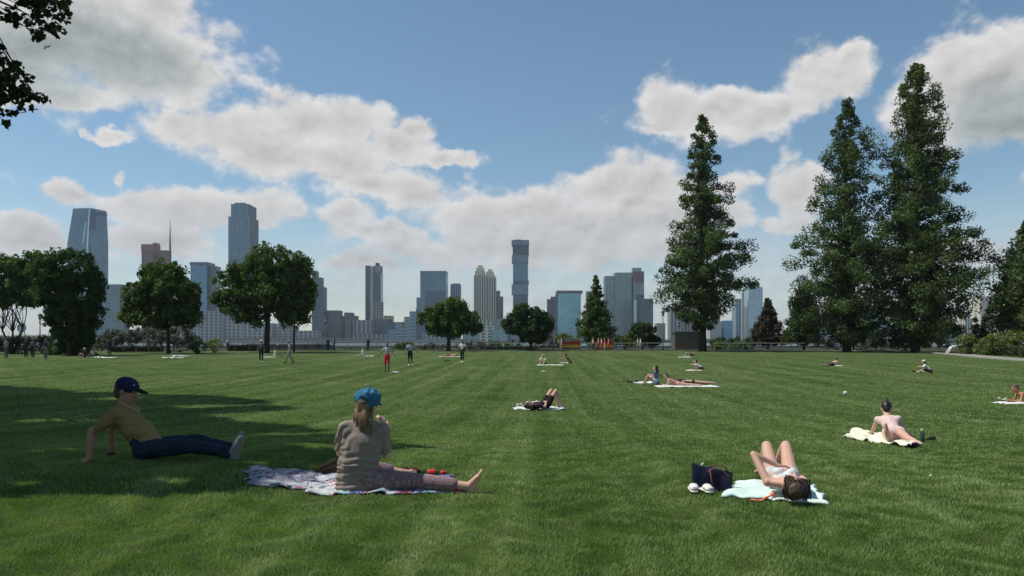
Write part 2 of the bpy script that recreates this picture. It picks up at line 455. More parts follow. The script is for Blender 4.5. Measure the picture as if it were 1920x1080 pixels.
# ------------------------------------------------------------------ FOLIAGE
def leaf_mesh(name, centers, radii, n_per, size, flatten=1.0, up=0.35, inner=0.45, aspect=1.0):
    """rhombic leaf sprays on the skins of many small clumps"""
    cs = np.asarray(centers, float); rs = np.asarray(radii, float)
    if rs.ndim == 1: rs = np.repeat(rs[:, None], 3, 1)
    npc = np.maximum(3, (n_per * RNG.uniform(0.7, 1.3, len(cs))).astype(int)) if not hasattr(n_per, '__len__') else np.asarray(n_per)
    idx = np.repeat(np.arange(len(cs)), npc); N = len(idx)
    d = RNG.normal(size=(N, 3)); d /= np.linalg.norm(d, axis=1)[:, None]
    r = RNG.uniform(inner, 1.08, N)[:, None]
    c = cs[idx] + d * r * rs[idx]
    nrm = d * 0.6 + RNG.normal(size=(N, 3)) * 0.55; nrm[:, 2] += up
    nrm /= np.linalg.norm(nrm, axis=1)[:, None]
    a = np.cross(nrm, RNG.normal(size=(N, 3))); a /= np.linalg.norm(a, axis=1)[:, None]
    b = np.cross(nrm, a)
    s = size * RNG.uniform(0.6, 1.35, N)[:, None]
    a *= s * 0.5 * aspect; b *= s * 0.5 * RNG.uniform(0.45, 0.8, N)[:, None]
    V = np.stack([c - a, c + b + a * .15, c + a, c - b + a * .15], 1).reshape(-1, 3)
    return np_mesh(name, V, np.arange(4 * N).reshape(-1, 4), 4)

def limb_to(mb, a, b, r0, r1, bend=0.12, seg=6):
    a, b = Vector(a), Vector(b); L = (b - a).length
    k = 5; off = Vector([random.uniform(-1, 1) * bend * L for _ in range(3)])
    pts = [a.lerp(b, i / k) + off * math.sin(math.pi * i / k) * (1 if i % 2 else .7) for i in range(k + 1)]
    mb.tube(pts, [r0 + (r1 - r0) * i / k for i in range(k + 1)], seg)

def broad_tree(label, D, basex, basey, blobs, leafmat, forks=None, leaf=0.34, dens=1.0, stems=1, group=None, clump=0.85, name='deciduous_tree', gap=0.0, npl=60, tr=0.28):
    """blobs: crown masses as photo ellipses (cx,cy,rx,ry[,depth]) at distance D; each filled with small clumps through its volume"""
    k = FPX / D
    base = Vector(((basex - 960) / k, D, float(gz((basex - 960) / k, D)) if D < 128 else -0.5))
    t_ = thing(name, label, 'tree', base, 0, group)
    cs = []; rs = []
    for bl in blobs:
        cx, cy, rx, ry = bl[:4]; cc = P(cx, cy, D) - base
        if len(bl) > 4: cc.y += bl[4]
        rx, ry = rx / k, ry / k; rd = (rx * 0.9)
        vol = 4 / 3 * math.pi * rx * ry * rd
        n = int(max(6, dens * 1.15 * (rx * ry * rd) ** 0.66 / (clump * clump) * 5.2))
        d = RNG.normal(size=(n, 3)); d /= np.linalg.norm(d, axis=1)[:, None]
        rr = RNG.uniform(0.35, 1, n) ** 0.45
        pts = np.array(cc) + d * rr[:, None] * np.array([rx, rd, ry]) * (1 - 0.25 * clump / max(rx, ry))
        for p in pts:
            if gap and mnoise.noise(Vector(p) * (0.45 / clump) + Vector((D, basex, 0))) < -0.35 + gap: continue
            cs.append(p); rs.append(clump * random.uniform(0.45, 1.0))
    crown = link('crown', leaf_mesh('crown', cs, rs, npl, leaf), leafmat, t_)
    mb = MB()
    cs = np.array(cs)
    zlow = cs[:, 2].min(); ztop = cs[:, 2].max(); xm = cs[:, 0].mean()
    fork = Vector((xm * 0.35, 0, zlow + (ztop - zlow) * 0.16)) if forks is None else Vector(forks)
    for s in range(stems):
        dx = 0 if stems == 1 else (s - (stems - 1) / 2) * 0.22
        fk = fork + Vector((dx * 4, dx * 2, random.uniform(-.2, .5) if stems > 1 else 0))
        mb.tube([(dx, 0, -0.25), (dx, 0, 0.15), (dx * 1.3 + fk.x * .2, 0, fk.z * .4), tuple(fk)], [tr * 1.5, tr * 1.1, tr * .9, tr * .75], 10)
        for j in range(max(9, 20 // stems)):
            q = Vector(cs[random.randrange(len(cs))])
            mid = fk.lerp(q, 0.5) + Vector((0, 0, 0.1 * (q - fk).length))
            limb_to(mb, fk, mid, tr * .42, tr * .22, 0.06); limb_to(mb, mid, q, tr * .22, 0.03, 0.08, 5)
            for _ in range(2):
                q2 = Vector(cs[random.randrange(len(cs))])
                if (q2 - mid).length < 4.5: limb_to(mb, mid, q2, tr * .14, 0.02, 0.08, 4)
    mb.build('trunk', BARK, t_, True)
    return t_

def cone_tree(label, D, cx, basey, prof, leafmat, nbr=120, clump=0.8, leaf=0.3, npl=44, group=None, name='dawn_redwood', fill=1.0, tr=0.42, droop=0.05, seed=1, step=0.75):
    """prof: (photo row, left reach, right reach) in photo pixels from the trunk at cx"""
    random.seed(seed)
    k = FPX / D; X = (cx - 960) / k
    base = Vector((X, D, float(gz(X, D)) if D < 128 else -0.5))
    t_ = thing(name, label, 'tree', base, 0, group)
    top = P(cx, prof[0][0], D).z - base.z
    hs = [(P(cx, y, D).z - base.z) for y, _, _ in prof][::-1]
    Ls = [l / k for _, l, _ in prof][::-1]; Rs = [r / k for _, _, r in prof][::-1]
    lo = hs[0]
    cs, rs = [], []
    tr_mb = MB()
    n = 10; wob = [(random.uniform(-.12, .12), random.uniform(-.12, .12)) for _ in range(n + 1)]; wob[0] = (0, 0)
    tp = [(wob[i][0], wob[i][1], -0.3 + (top * .985 + .3) * i / n) for i in range(n + 1)]
    tr_mb.tube(tp, [max(0.03, tr * (1.35 if i == 0 else 1) * (1 - i / n) ** 0.85) for i in range(n + 1)], 10)
    ga = 0
    for i in range(nbr):
        t = (i + random.random()) / nbr
        h = lo + (top - lo) * (t ** 1.12)
        ga += 2.39996 + random.uniform(-.5, .5)
        ca = math.cos(ga)
        L = float(np.interp(h, hs, Rs)) * (1 + ca) / 2 + float(np.interp(h, hs, Ls)) * (1 - ca) / 2
        L = L * random.choice((0.62, 0.8, 0.92, 1.0, 1.04))
        dirv = Vector((ca, math.sin(ga), 0))
        rise = L * random.uniform(0.05, 0.30)
        a = Vector((0, 0, h - rise)); tip = dirv * L + Vector((0, 0, h - L * droop))
        if L > 0.9:
            midp = a.lerp(tip, .5) + Vector((0, 0, .05 * L))
            tr_mb.tube([a, midp, tip], [min(.11, .03 + .018 * L), .05, .015], 5)
        m = max(1, int(L / (clump * step) * fill + random.random()))
        for j in range(m):
            s = 1 if m == 1 else 0.22 + 0.78 * (j + random.uniform(-.2, .2)) / (m - 1)
            p = a.lerp(tip, min(s, 1.0)) + Vector((0, 0, .12 * L * math.sin(math.pi * min(s, 1)))) 
            side = Vector((-dirv.y, dirv.x, 0)) * random.uniform(-1, 1) * (0.42 * L * s * 0.55)
            r = clump * random.uniform(0.55, 1.05) * (0.45 + 0.55 * min(1, L / 2.4))
            cs.append(p + side + Vector((0, 0, random.uniform(-.2, .25)))); rs.append((r, r, r * random.uniform(.75, 1.05)))
    cs.append(Vector((0, 0, top - .1))); rs.append((.22, .22, .45))
    link('crown', leaf_mesh('crown', cs, rs, npl, leaf), leafmat, t_)
    tr_mb.build('trunk', BARK, t_, True)
    return t_

# the three tall conical trees, and the one cut by the right edge
cone_tree('tall slender redwood standing alone left of the other two tall conical trees', 97, 1317, 655,
    [(221,2,3),(250,15,16),(290,22,31),(325,20,30),(345,40,28),(375,36,62),(398,28,46),(430,54,52),(470,68,84),(510,86,92),(545,96,92),(572,88,66),(596,56,34),(618,22,12)], LEAF_R, nbr=125, clump=1.12, leaf=.27, seed=11, fill=1.1, npl=170, step=.95, droop=-.10)
cone_tree('tall conical redwood with a side lobe near its top, middle one of the three', 93, 1588, 650,
    [(192,3,3),(228,14,20),(268,26,46),(300,42,56),(340,52,44),(400,68,50),(450,88,64),(500,108,72),(550,108,74),(590,92,70),(622,60,50),(640,40,40)], LEAF_R, nbr=135, clump=1.15, leaf=.27, seed=12, fill=1.0, npl=165, step=1.0, droop=-.10)
cone_tree('tallest dark conical redwood, rightmost of the three', 90, 1716, 652,
    [(122,3,4),(150,18,20),(190,22,40),(240,38,56),(300,50,74),(360,62,82),(420,74,94),(480,86,116),(530,94,130),(565,92,114),(605,90,88),(640,84,74)], LEAF_R, nbr=185, clump=1.15, leaf=.27, seed=13, fill=1.05, npl=165, step=1.0, droop=-.10)
cone_tree('conical redwood cut off by the right edge of the view', 84, 1930, 650,
    [(412,3,3),(440,16,20),(480,36,40),(540,56,60),(590,64,70),(625,52,60)], LEAF_R, nbr=150, clump=1.05, leaf=.27, seed=14, fill=1.2, npl=140, step=.95, droop=-.08)
cone_tree('small pyramidal green tree behind the two striped banners', 108, 1118, 655,
    [(520,2,2),(548,10,10),(575,20,20),(600,32,30),(622,36,34),(640,28,28)], LEAF, nbr=90, clump=0.7, seed=15, name='pyramidal_tree', tr=.2, fill=1.4)
cone_tree('low russet conifer with a narrow pointed tip between two redwoods', 112, 1440, 655,
    [(562,2,2),(580,8,8),(600,18,18),(620,28,28),(642,34,32)], LEAF_B, nbr=110, clump=0.7, seed=16, name='conifer', tr=.2, fill=1.5, npl=60)
cone_tree('dark low evergreen under the left side of the middle redwood', 106, 1506, 655,
    [(545,8,8),(575,22,24),(600,28,30),(640,34,34)], LEAF_D, nbr=90, clump=0.8, seed=17, name='conifer', tr=.2, fill=1.6, npl=60)
cone_tree('dark small evergreen below the trunk of the middle redwood', 100, 1600, 655,
    [(575,4,4),(600,14,14),(620,20,20),(640,24,24)], LEAF_D, nbr=70, clump=0.7, seed=18, name='conifer', tr=.15, fill=1.6, npl=60)
for px_, lab in ((1829, 'tiny pointed evergreen, left one of the pair before the beige tower'), (1846, 'tiny pointed evergreen, right one of the pair before the beige tower')):
    cone_tree(lab, 96, px_, 650, [(594,1,1),(606,5,5),(622,8,8),(640,9,9)], LEAF_D, nbr=34, clump=0.45, leaf=.22, seed=19 + px_, name='conifer', tr=.08, fill=1.6, group='pair of small pointed evergreens')

# round-headed trees along the far edge
broad_tree('airy multi-stemmed tree at the left edge with open branches below', 84, 24, 650,
    [(10,505,45,32),(50,500,45,30),(-30,510,45,35),(25,540,55,30),(70,525,30,30),(-10,560,30,22),(60,560,25,16),(0,540,50,35),(50,545,40,30)], LEAF, stems=3, gap=.10, tr=.13, dens=.85, clump=.7, forks=(0, 0, 2.6))
broad_tree('dense dark tree with heavy low crown in front of the tall glass tower', 76, 130, 662,
    [(130,505,52,38),(100,545,40,50),(150,560,44,55),(125,600,42,40),(170,530,25,30),(140,635,40,20),(80,500,25,26),(165,600,22,30)], LEAF_D, tr=.3, dens=1.25, clump=.75)
broad_tree('neat round-headed tree on a thin trunk above a round shadow', 84, 316, 660,
    [(305,520,45,34),(270,560,42,38),(330,565,48,42),(300,590,60,28),(355,590,26,24),(245,590,22,20),(310,548,60,40)], LEAF, tr=.2, dens=1.2, clump=.7)
broad_tree('wide spreading dark tree below the tallest ribbed tower', 88, 500, 655,
    [(520,485,58,28),(470,510,45,30),(560,510,35,28),(425,535,32,24),(500,560,70,34),(560,570,34,36),(450,575,40,26),(530,540,55,45),(490,525,50,40),(555,545,40,40),(480,595,40,15),(415,560,20,14),(540,595,40,16)], LEAF, tr=.34, dens=1.0, gap=.05, clump=.75)
broad_tree('slender tree standing just right of the wide spreading tree', 93, 551, 655, [(560,565,30,24),(575,545,22,26),(545,590,28,14),(550,540,26,20)], LEAF, tr=.14, dens=.9, clump=.65)
broad_tree('low wide bushy tree right of the three players', 98, 841, 655,
    [(845,580,34,20),(815,600,32,24),(870,600,30,24),(842,610,48,22),(890,612,14,14)], LEAF, tr=.28, dens=1.2, clump=.65)
broad_tree('compact dark round tree below the stacked box tower', 100, 996, 655,
    [(990,590,32,20),(965,605,22,20),(1020,605,22,20),(994,615,42,20),(1000,630,30,12)], LEAF_D, tr=.22, dens=1.35, clump=.65)
broad_tree('small green tree right of the pyramidal tree beside the lamp post', 112, 1205, 655,
    [(1205,625,28,20),(1185,635,20,14),(1225,638,14,12)], LEAF_D, tr=.14, dens=1.2, clump=.6)
random.seed(21)

# shrubs: each its own thing
def shrub(label, D, blobs, leafmat, name='shrub', leaf=0.2, npl=46, clump=.45, dens=1.0, group=None, cat='shrub'):
    cx = sum(b[0] for b in blobs) / len(blobs); k = FPX / D; X = (cx - 960) / k
    base = Vector((X, D, float(gz(X, min(D, 128)))))
    t_ = thing(name, label, cat, base, 0, group)
    cs, rs = [], []
    for bx, by, rx, ry in blobs:
        cc = P(bx, by, D) - base; rx /= k; ry /= k
        n = int(dens * max(5, 9 * rx * ry / clump ** 2 * .6))
        d = RNG.normal(size=(n, 3)); d /= np.linalg.norm(d, axis=1)[:, None]
        for p in np.array(cc) + d * (RNG.uniform(.3, 1, n) ** .5)[:, None] * np.array([rx, min(rx, 1.6), ry]):
            cs.append(p); rs.append(clump * random.uniform(.5, 1))
    link('foliage', leaf_mesh('foliage', cs, rs, npl, leaf), leafmat, t_)
    mb = MB()
    for _ in range(8):
        q = Vector(cs[random.randrange(len(cs))]); mb.tube([(0, 0, -.1), (q.x * .3, q.y * .2, .12), (q.x * .8, q.y * .5, max(.2, q.z * .5)), tuple(q)], [.05, .04, .03, .015], 5)
    mb.build('stem', BARK, t_)
    return t_
shrub('bright green mounded shrub at the right edge below the redwood', 77, [(1880,640,30,18),(1915,640,30,22),(1850,650,22,14),(1885,660,34,10)], LEAF_L, dens=1.2)
shrub('fresh green low shrub before the striped beige block', 80, [(1815,638,18,11),(1800,644,12,8),(1832,648,14,10),(1815,654,20,7)], LEAF_L)
shrub('sunny green shrub above the left striped banner', 110, [(1060,633,18,7),(1048,638,12,7),(1078,640,10,5)], LEAF_L)
shrub('sunny green shrub right of the pyramidal tree', 110, [(1165,637,18,9),(1180,642,14,6)], LEAF_L)
shrub('greyish bare-looking shrub left of the left banner', 104, [(1025,638,22,18),(1008,645,14,10),(1045,645,12,10)], LEAF_G, dens=.7, npl=26)
shrub('greyish shrub between the two striped banners', 106, [(1150,640,12,12),(1103,645,12,9)], LEAF_G, dens=.7, npl=26)
shrub('greyish bush behind the rightmost player', 103, [(885,648,20,9),(865,650,12,7),(905,650,12,7)], LEAF_G, dens=.9)
shrub('low brownish bush under the bushy tree beside the players', 103, [(815,650,22,6),(790,651,12,5)], LEAF_G, dens=.9)
shrub('silvery tall shrub mass right of the dense dark tree', 92, [(215,632,25,16),(250,630,22,16),(195,640,12,14)], LEAF_G)
shrub('silvery shrub mass behind the neat round-headed tree', 92, [(290,632,24,17),(335,632,26,18),(362,640,18,14)], LEAF_G)
shrub('dark clipped shrub left of the hedge by the round-headed tree', 82, [(372,650,14,10)], LEAF_D)
shrub('yellow-green low bush left of the dark hedge', 90, [(402,645,22,7)], LEAF_L)
shrub('dark undergrowth at the foot of the dense dark tree', 78, [(150,650,40,14),(110,655,30,12)], LEAF_D, dens=1.2)
shrub('dark brown shrubbery behind the standing group at the left edge', 84, [(30,645,34,15),(75,645,20,15),(-10,645,25,16)], LEAF_B, dens=1.2)
shrub('dark shrubs between the russet conifer and the kiosk', 112, [(1350,640,22,9),(1385,640,22,8)], LEAF_D)
shrub('dark shrubs at the foot of the tallest redwood', 98, [(1700,640,35,12),(1750,642,30,10),(1660,644,25,9)], LEAF_D, dens=1.2)
shrub('greyish shrubs behind the fence between the redwoods', 104, [(1545,645,22,7),(1635,645,22,7)], LEAF_G)
shrub('round green shrub behind the path left of the greyish shrub', 108, [(965,646,16,8),(945,648,12,6)], LEAF)
shrub('dark green low shrub right of the bushy tree trunk', 108, [(925,647,16,8),(908,650,10,5)], LEAF_D)
shrub('mid-green shrub beside the dark slim lamp post', 108, [(765,649,16,7),(745,650,12,5)], LEAF)
shrub('low green shrub behind the fence right of the lone redwood trunk', 109, [(1350,648,20,7),(1378,648,14,7)], LEAF)
shrub('low green shrub just left of the dark conifer with the pointed tip', 109, [(1402,647,14,8)], LEAF)
def hedge(label, D, x0, x1, ytop, ybot, leafmat, depth=1.4):
    k = FPX / D; a = P(x0, ybot, D); b = P(x1, ytop, D)
    zb = float(gz((a.x + b.x) / 2, D)); base = Vector(((a.x + b.x) / 2, D, zb))
    t_ = thing('hedge', label, 'hedge', base)
    hx = (b.x - a.x) / 2; hz = b.z - zb
    n = int(hx * 2 * hz * 14)
    cs = np.stack([RNG.uniform(-hx, hx, n), RNG.uniform(0, depth, n), RNG.uniform(.1, hz - .12, n)], 1)
    link('foliage', leaf_mesh('foliage', cs, np.full(n, .26), 22, .17), leafmat, t_)
    mb = MB(); mb.box((-hx + .15, .15, -.1), (hx - .15, depth - .1, hz - .2)); mb.build('stem', BARK, t_)
    return t_
hedge('long dark clipped hedge left of the benches', 98, 425, 482, 645, 660, LEAF_D)
hedge('low dark hedge behind the path under the bushy tree', 106, 640, 800, 653, 660, LEAF_D)
hedge('low hedge behind the path between the bushy and the compact tree', 106, 905, 1010, 648, 657, LEAF_D)
hedge('low hedge in front of the greyish shrubs behind the round-headed tree', 94, 205, 300, 648, 660, LEAF_D)

# leafy plants along the path on the right: stalks with leaf tufts
random.seed(31)
for i in range(26):
    f = i / 25
    X = np.interp(f, [0, 1], [46.5, 41.5]) + random.uniform(-.6, .6); Yy = np.interp(f, [0, 1], [80, 50])
    # keep just beyond the path
    X = float(np.interp(Yy, [46, 60, 76, 88], [44.6, 45.2, 49.5, 54.6])) + random.uniform(0, 1.5)
    base = Vector((X, Yy, float(gz(X, Yy))))
    t_ = thing('rose_bush', 'leggy dark bush with pale stalks in the bed beside the right-hand path', 'shrub', base, 0, 'leggy bushes in the right-hand bed')
    cs = [(random.uniform(-.95, .95), random.uniform(-.5, .5), random.uniform(.12, .95)) for _ in range(30)]
    link('foliage', leaf_mesh('foliage', cs, [random.uniform(.14, .30) for _ in cs], 30, .12), LEAF_D if i % 4 else LEAF_G, t_)
    mb = MB()
    for q in cs[:9]: mb.tube([(0, 0, -.05), (q[0] * .6, q[1] * .6 - .2, .15), (q[0] * .9, q[1] - .3, .9)], [.05, .03, .022], 5)
    mb.build('stem', mat('pale_stalk', (.20, .18, .14), .9, .1), t_)

# ------------------------------------------------------------------ the big trees out of view on the left: their shade lies over the lawn
random.seed(5)
def inside(poly, x, y):
    c = False; n = len(poly)
    for i in range(n):
        x1, y1 = poly[i]; x2, y2 = poly[i - 1]
        if (y1 > y) != (y2 > y) and x < (x2 - x1) * (y - y1) / (y2 - y1) + x1: c = not c
    return c
SHADE = [[(-260,715),(0,722),(130,733),(260,738),(400,742),(500,752),(548,768),(420,775),(380,778),(440,790),(560,800),(640,812),(720,826),(820,842),(700,848),(640,856),
          (560,875),(470,905),(440,918),(300,926),(150,922),(0,930),(-260,930)],
         [(560,882),(700,884),(838,890),(700,895),(560,892)]]
def frustum_ok(p, r):
    # outside the picture?
    if p.y < 0.5: return True
    x = 960 + p.x / p.y * FPX; y = HOR - (p.z - CAMZ) / p.y * FPX; m = r / p.y * FPX * 1.15
    return x < -m or y < -m
cl = {0: [], 1: []}
tries = 0
px_polys = [(min(p[0] for p in q), max(p[0] for p in q), min(p[1] for p in q), max(p[1] for p in q)) for q in SHADE]
gpoly = [[tuple(G(*p)[:2]) for p in q] for q in SHADE]
def walk(qi, n):
    global tries
    q = gpoly[qi]; x0, x1 = min(p[0] for p in q), max(p[0] for p in q); y0, y1 = min(p[1] for p in q), max(p[1] for p in q)
    got = 0
    while got < n:
        tries += 1
        if tries > 200000: break
        x, y = random.uniform(x0, x1), random.uniform(y0, y1)
        if not inside(q, x, y): continue
        r = random.uniform(.35, .8) if y > 9 else random.uniform(.22, .42)
        if not (inside(q, x + r * .75, y) and inside(q, x, y - r * .7) and inside(q, x, y + r * .7)):
            r = r * .4
            if not inside(q, x + r * .8, y) or not inside(q, x, y - r): continue
        g_ = Vector((x, y, float(gz(x, y))))
        zt = max(6.6, 3.0 + .47 * y) + random.uniform(0, 3.2)
        p = g_ + SUN * ((zt - g_.z) / SUN.z)
        if not frustum_ok(p, r + .25): continue
        cl[0 if y < 15 else 1].append((p, r)); got += 1
walk(0, 1500); walk(1, 25)
got = 0
while got < 1500:        # finer boughs, so that the near part of the shade closes up
    q_ = SHADE[0] if got % 12 else SHADE[1]
    x_, y_ = random.uniform(-60, 840), random.uniform(760, 930); rp = random.uniform(5, 26)
    if not inside(q_, x_, y_): continue
    if not (inside(q_, x_ + rp * 1.6, y_) and inside(q_, x_, y_ + rp * .45) and inside(q_, x_, y_ - rp * .45)): rp = 4
    got += 1
    g_ = G(x_, y_); r = max(.10, rp / FPX * g_.y * 2.2); r = min(r, .42)
    zt = max(6.7, 3.0 + .47 * g_.y) + random.uniform(0, 1.4)
    p = g_ + SUN * ((zt - g_.z) / SUN.z)
    if frustum_ok(p, r + .2): cl[0 if g_.y < 15 else 1].append((p, r))
for _ in range(420):      # extra boughs added between the sun and the reclining man to shade him
    g_ = Vector((random.uniform(-5.6, -3.0), random.uniform(7.3, 9.2), random.uniform(0, 1.0)))
    p = g_ + SUN * ((7.0 + random.uniform(0, 2.5)) / SUN.z); r = random.uniform(.3, .6)
    if frustum_ok(p, r + .25): cl[0].append((p, r))
for _ in range(2600):      # rest of both crowns, out of view, clumps added to block sky light
    x_, y_ = random.uniform(-24, -5), random.uniform(-8, 32); zt = max(7.5, 3.4 + .47 * y_) + random.uniform(0, 4)
    p = Vector((x_, y_, zt)); r = random.uniform(.6, 1.0)
    sx, sy = p.x - SUN.x / SUN.z * p.z, p.y - SUN.y / SUN.z * p.z
    if sy > 3.6 and sx + r > -.69 * sy - .3 and not (inside(gpoly[0], sx, sy) and inside(gpoly[0], sx + r, sy) and inside(gpoly[0], sx, sy - r) and inside(gpoly[0], sx, sy + r)): continue
    if frustum_ok(p, r + .3): cl[0 if y_ < 15 else 1].append((p, r))
LEAF_P = mat('leaf_plane_tree', (0.035, 0.060, 0.018), 0.55, 0.3, var=0.3, vscale=2, trans=0.2, island=0.3)
twig = []   # sprays of the near tree that hang into the top left corner of the view
for (x, y, rx, ry, d) in ((92,-6,32,18,9.6),(60,18,16,16,9.6),(108,14,18,12,9.5),(88,42,14,14,9.6),(74,66,9,14,9.6),(100,60,10,6,9.5),(45,-10,30,14,9.7),(112,36,9,8,9.5),
                          (6,90,10,6,9.8),(4,28,12,8,9.8),(14,118,16,9,9.9),(8,150,14,20,9.9),(38,140,14,10,9.9),(30,165,24,16,9.8),(58,178,16,8,9.8),(12,190,16,20,9.9),(-20,130,22,60,9.9),(42,190,10,10,9.8),(6,220,9,12,9.9),(70,184,10,5,9.8),(22,28,20,10,9.7)):
    twig.append((P(x, y, d), rx / FPX * d, ry / FPX * d))
HOLES = [(360,762,60,2.5),(80,788,70,3.5),(330,900,55,5),(600,836,34,4),(200,747,40,2),(60,905,50,5),(470,868,40,4),(430,760,30,1.5),(120,845,30,4),(520,815,50,2)]
HG = []
for hx, hy, ra, rb in HOLES:
    g_ = G(hx, hy); HG.append((g_.x, g_.y, ra / FPX * g_.y, max(.06, g_.y - G(hx, hy + rb).y)))
def in_hole(p, r):
    sx, sy = p.x - SUN.x / SUN.z * p.z, p.y - SUN.y / SUN.z * p.z
    for gx_, gy_, a_, b_ in HG:
        if ((sx - gx_) / (a_ + r * .8)) ** 2 + ((sy - gy_) / (b_ + r * .8)) ** 2 < 1: return True
    return False
for key in cl: cl[key] = [c_ for c_ in cl[key] if not in_hole(*c_)]
for i, (tx, ty) in enumerate(((-11.5, 10.0), (-19.5, 21.0))):
    base = Vector((tx, ty, float(gz(tx, ty))))
    t_ = thing('plane_tree', ('big plane tree whose leafy branch tips hang into the top left corner', 'big plane tree left of the view whose shade falls across the lawn')[i], 'tree', base)
    cs = [p - base for p, r in cl[i]]; rs = [r for p, r in cl[i]]
    if cs:
        link('crown', leaf_mesh('crown', cs, rs, [int(34 + 150 * r * r * 2) for r in rs], .22 if i == 0 else .30, inner=.0), LEAF_P, t_)
    mb = MB()
    fk = Vector((0, 0, 6.6 if i == 0 else 11.8))
    mb.tube([(0, 0, -.3), (0, 0, .3), (.1, 0, fk.z * .5), tuple(fk)], [.62, .45, .38, .33], 12)
    for j in range(26):
        q = cs[random.randrange(len(cs))]
        if (q + base).y < 8.2: continue
        if not all(frustum_ok(base + fk.lerp(q, s / 8), .15) for s in range(9)): continue
        limb_to(mb, fk, q, .12, .03, .03)
    if i == 0:
        cs2, rs2 = [], []
        for c, rx, ry in twig:
            n = max(4, int(rx * ry * 1700))
            for _ in range(n):
                a = random.uniform(0, 6.28); rr = math.sqrt(random.random())
                cs2.append(c + Vector((rx * rr * math.cos(a), random.uniform(-.22, .22), ry * rr * math.sin(a))) - base); rs2.append(.05)
        link('spray', leaf_mesh('spray', cs2, rs2, 6, .085, inner=.2, up=.1), LEAF_P, t_)
        # twigs carrying the sprays
        for c, rx, ry in twig:
            s_ = Vector((-7.4, 9.9, 6.2)) - base
            if (c - base - s_).z > -.2: s_ = Vector((-7.2, 9.7, 6.9)) - base
            limb_to(mb, s_, c - base, .012, .004, .04, 5)
        limb_to(mb, fk, Vector((-7.4, 9.9, 6.2)) - base, .14, .03, .02)
        limb_to(mb, fk, Vector((-7.2, 9.7, 6.9)) - base, .14, .03, .02)
    mb.build('trunk', BARK, t_, True)
# ------------------------------------------------------------------ THE FAR CITY
GL = {
 'slate': facade_mat('glass_slate', (0.060, 0.115, 0.145), .22, .5),
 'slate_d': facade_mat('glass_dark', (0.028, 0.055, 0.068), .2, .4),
 'blue': facade_mat('glass_blue', (0.05, 0.125, 0.19), .2, .5),
 'teal': facade_mat('glass_teal', (0.10, 0.215, 0.245), .2, .5),
 'green': facade_mat('glass_green', (0.10, 0.15, 0.14), .3, .4),
 'grey': facade_mat('glass_grey', (0.10, 0.13, 0.145), .35, .4),
 'pale': facade_mat('glass_pale', (0.20, 0.28, 0.32), .3, .5, var=.2),
 'dark': facade_mat('window_dark', (0.055, 0.062, 0.07), .3, .5),
}
ST = {
 'steel': mat('facade_steel', (0.186, 0.256, 0.295), .5, .3, var=.1, vscale=.05),
 'steel_d': mat('facade_steel_dark', (0.093, 0.139, 0.167), .5, .4, var=.1, vscale=.05),
 'stone': mat('facade_stone', (0.372, 0.364, 0.326), .85, .1, var=.15, vscale=.05),
 'white': mat('facade_white', (0.41, 0.43, 0.425), .8, .1, var=.12, vscale=.05),
 'cream': mat('facade_cream', (0.66, 0.62, 0.46), .85, .1, var=.12, vscale=.05),
 'brick': mat('facade_brick', (0.310, 0.178, 0.132), .9, .1, var=.25, vscale=.08),
 'mauve': mat('facade_mauve', (0.225, 0.202, 0.209), .85, .1, var=.15, vscale=.06),
 'grey': mat('facade_grey', (0.232, 0.264, 0.271), .8, .1, var=.15, vscale=.05),
 'red': mat('facade_red', (0.30, 0.15, 0.15), .7, .2, var=.2, vscale=.1),
 'sage': mat('facade_sage', (0.279, 0.349, 0.326), .75, .2, var=.12, vscale=.05),
 'dk': mat('facade_dark', (0.078, 0.093, 0.109), .8, .2, var=.2, vscale=.1),
}
def rect_poly(x0, x1, y0, y1): return [(x0, y0), (x1, y0), (x1, y1), (x0, y1)]
def edges_of(poly):
    n = len(poly)
    for i in range(n):
        p, q = poly[i], poly[(i + 1) % n]
        d = Vector((q[0] - p[0], q[1] - p[1])); L = d.length
        if L < .01: continue
        d /= L; yield p, q, (d.y, -d.x), d, L
def grid(parent, poly, z0, z1, floor=3.9, bay=4.0, bandm=None, finm=None, bandh=1.0, finw=.6, proud=.45, visible_only=True):
    """floor bands and upright piers standing proud of the glass"""
    if bandm:
        mb = MB()
        nf = max(1, round((z1 - z0) / floor))
        for p, q, n, d, L in edges_of(poly):
            if visible_only and n[1] > .5: continue
            for k in range(nf + 1):
                z = z0 + (z1 - z0) * k / nf
                a = max(z0, z - bandh / 2); b = min(z1, z + bandh / 2)
                mb.strip(p, q, n, proud, a, b)
        tag(mb.build('floor_bands', bandm, parent), kind='stuff')
    if finm:
        mb = MB()
        for p, q, n, d, L in edges_of(poly):
            if visible_only and n[1] > .5: continue
            nb = max(1, round(L / bay))
            for k in range(nb + 1):
                s = L * k / nb; a = max(0, s - finw / 2); b = min(L, s + finw / 2)
                mb.strip((p[0] + d.x * a, p[1] + d.y * a), (p[0] + d.x * b, p[1] + d.y * b), n, proud + .12, z0, z1 + .05)
        tag(mb.build('piers', finm, parent), kind='stuff')
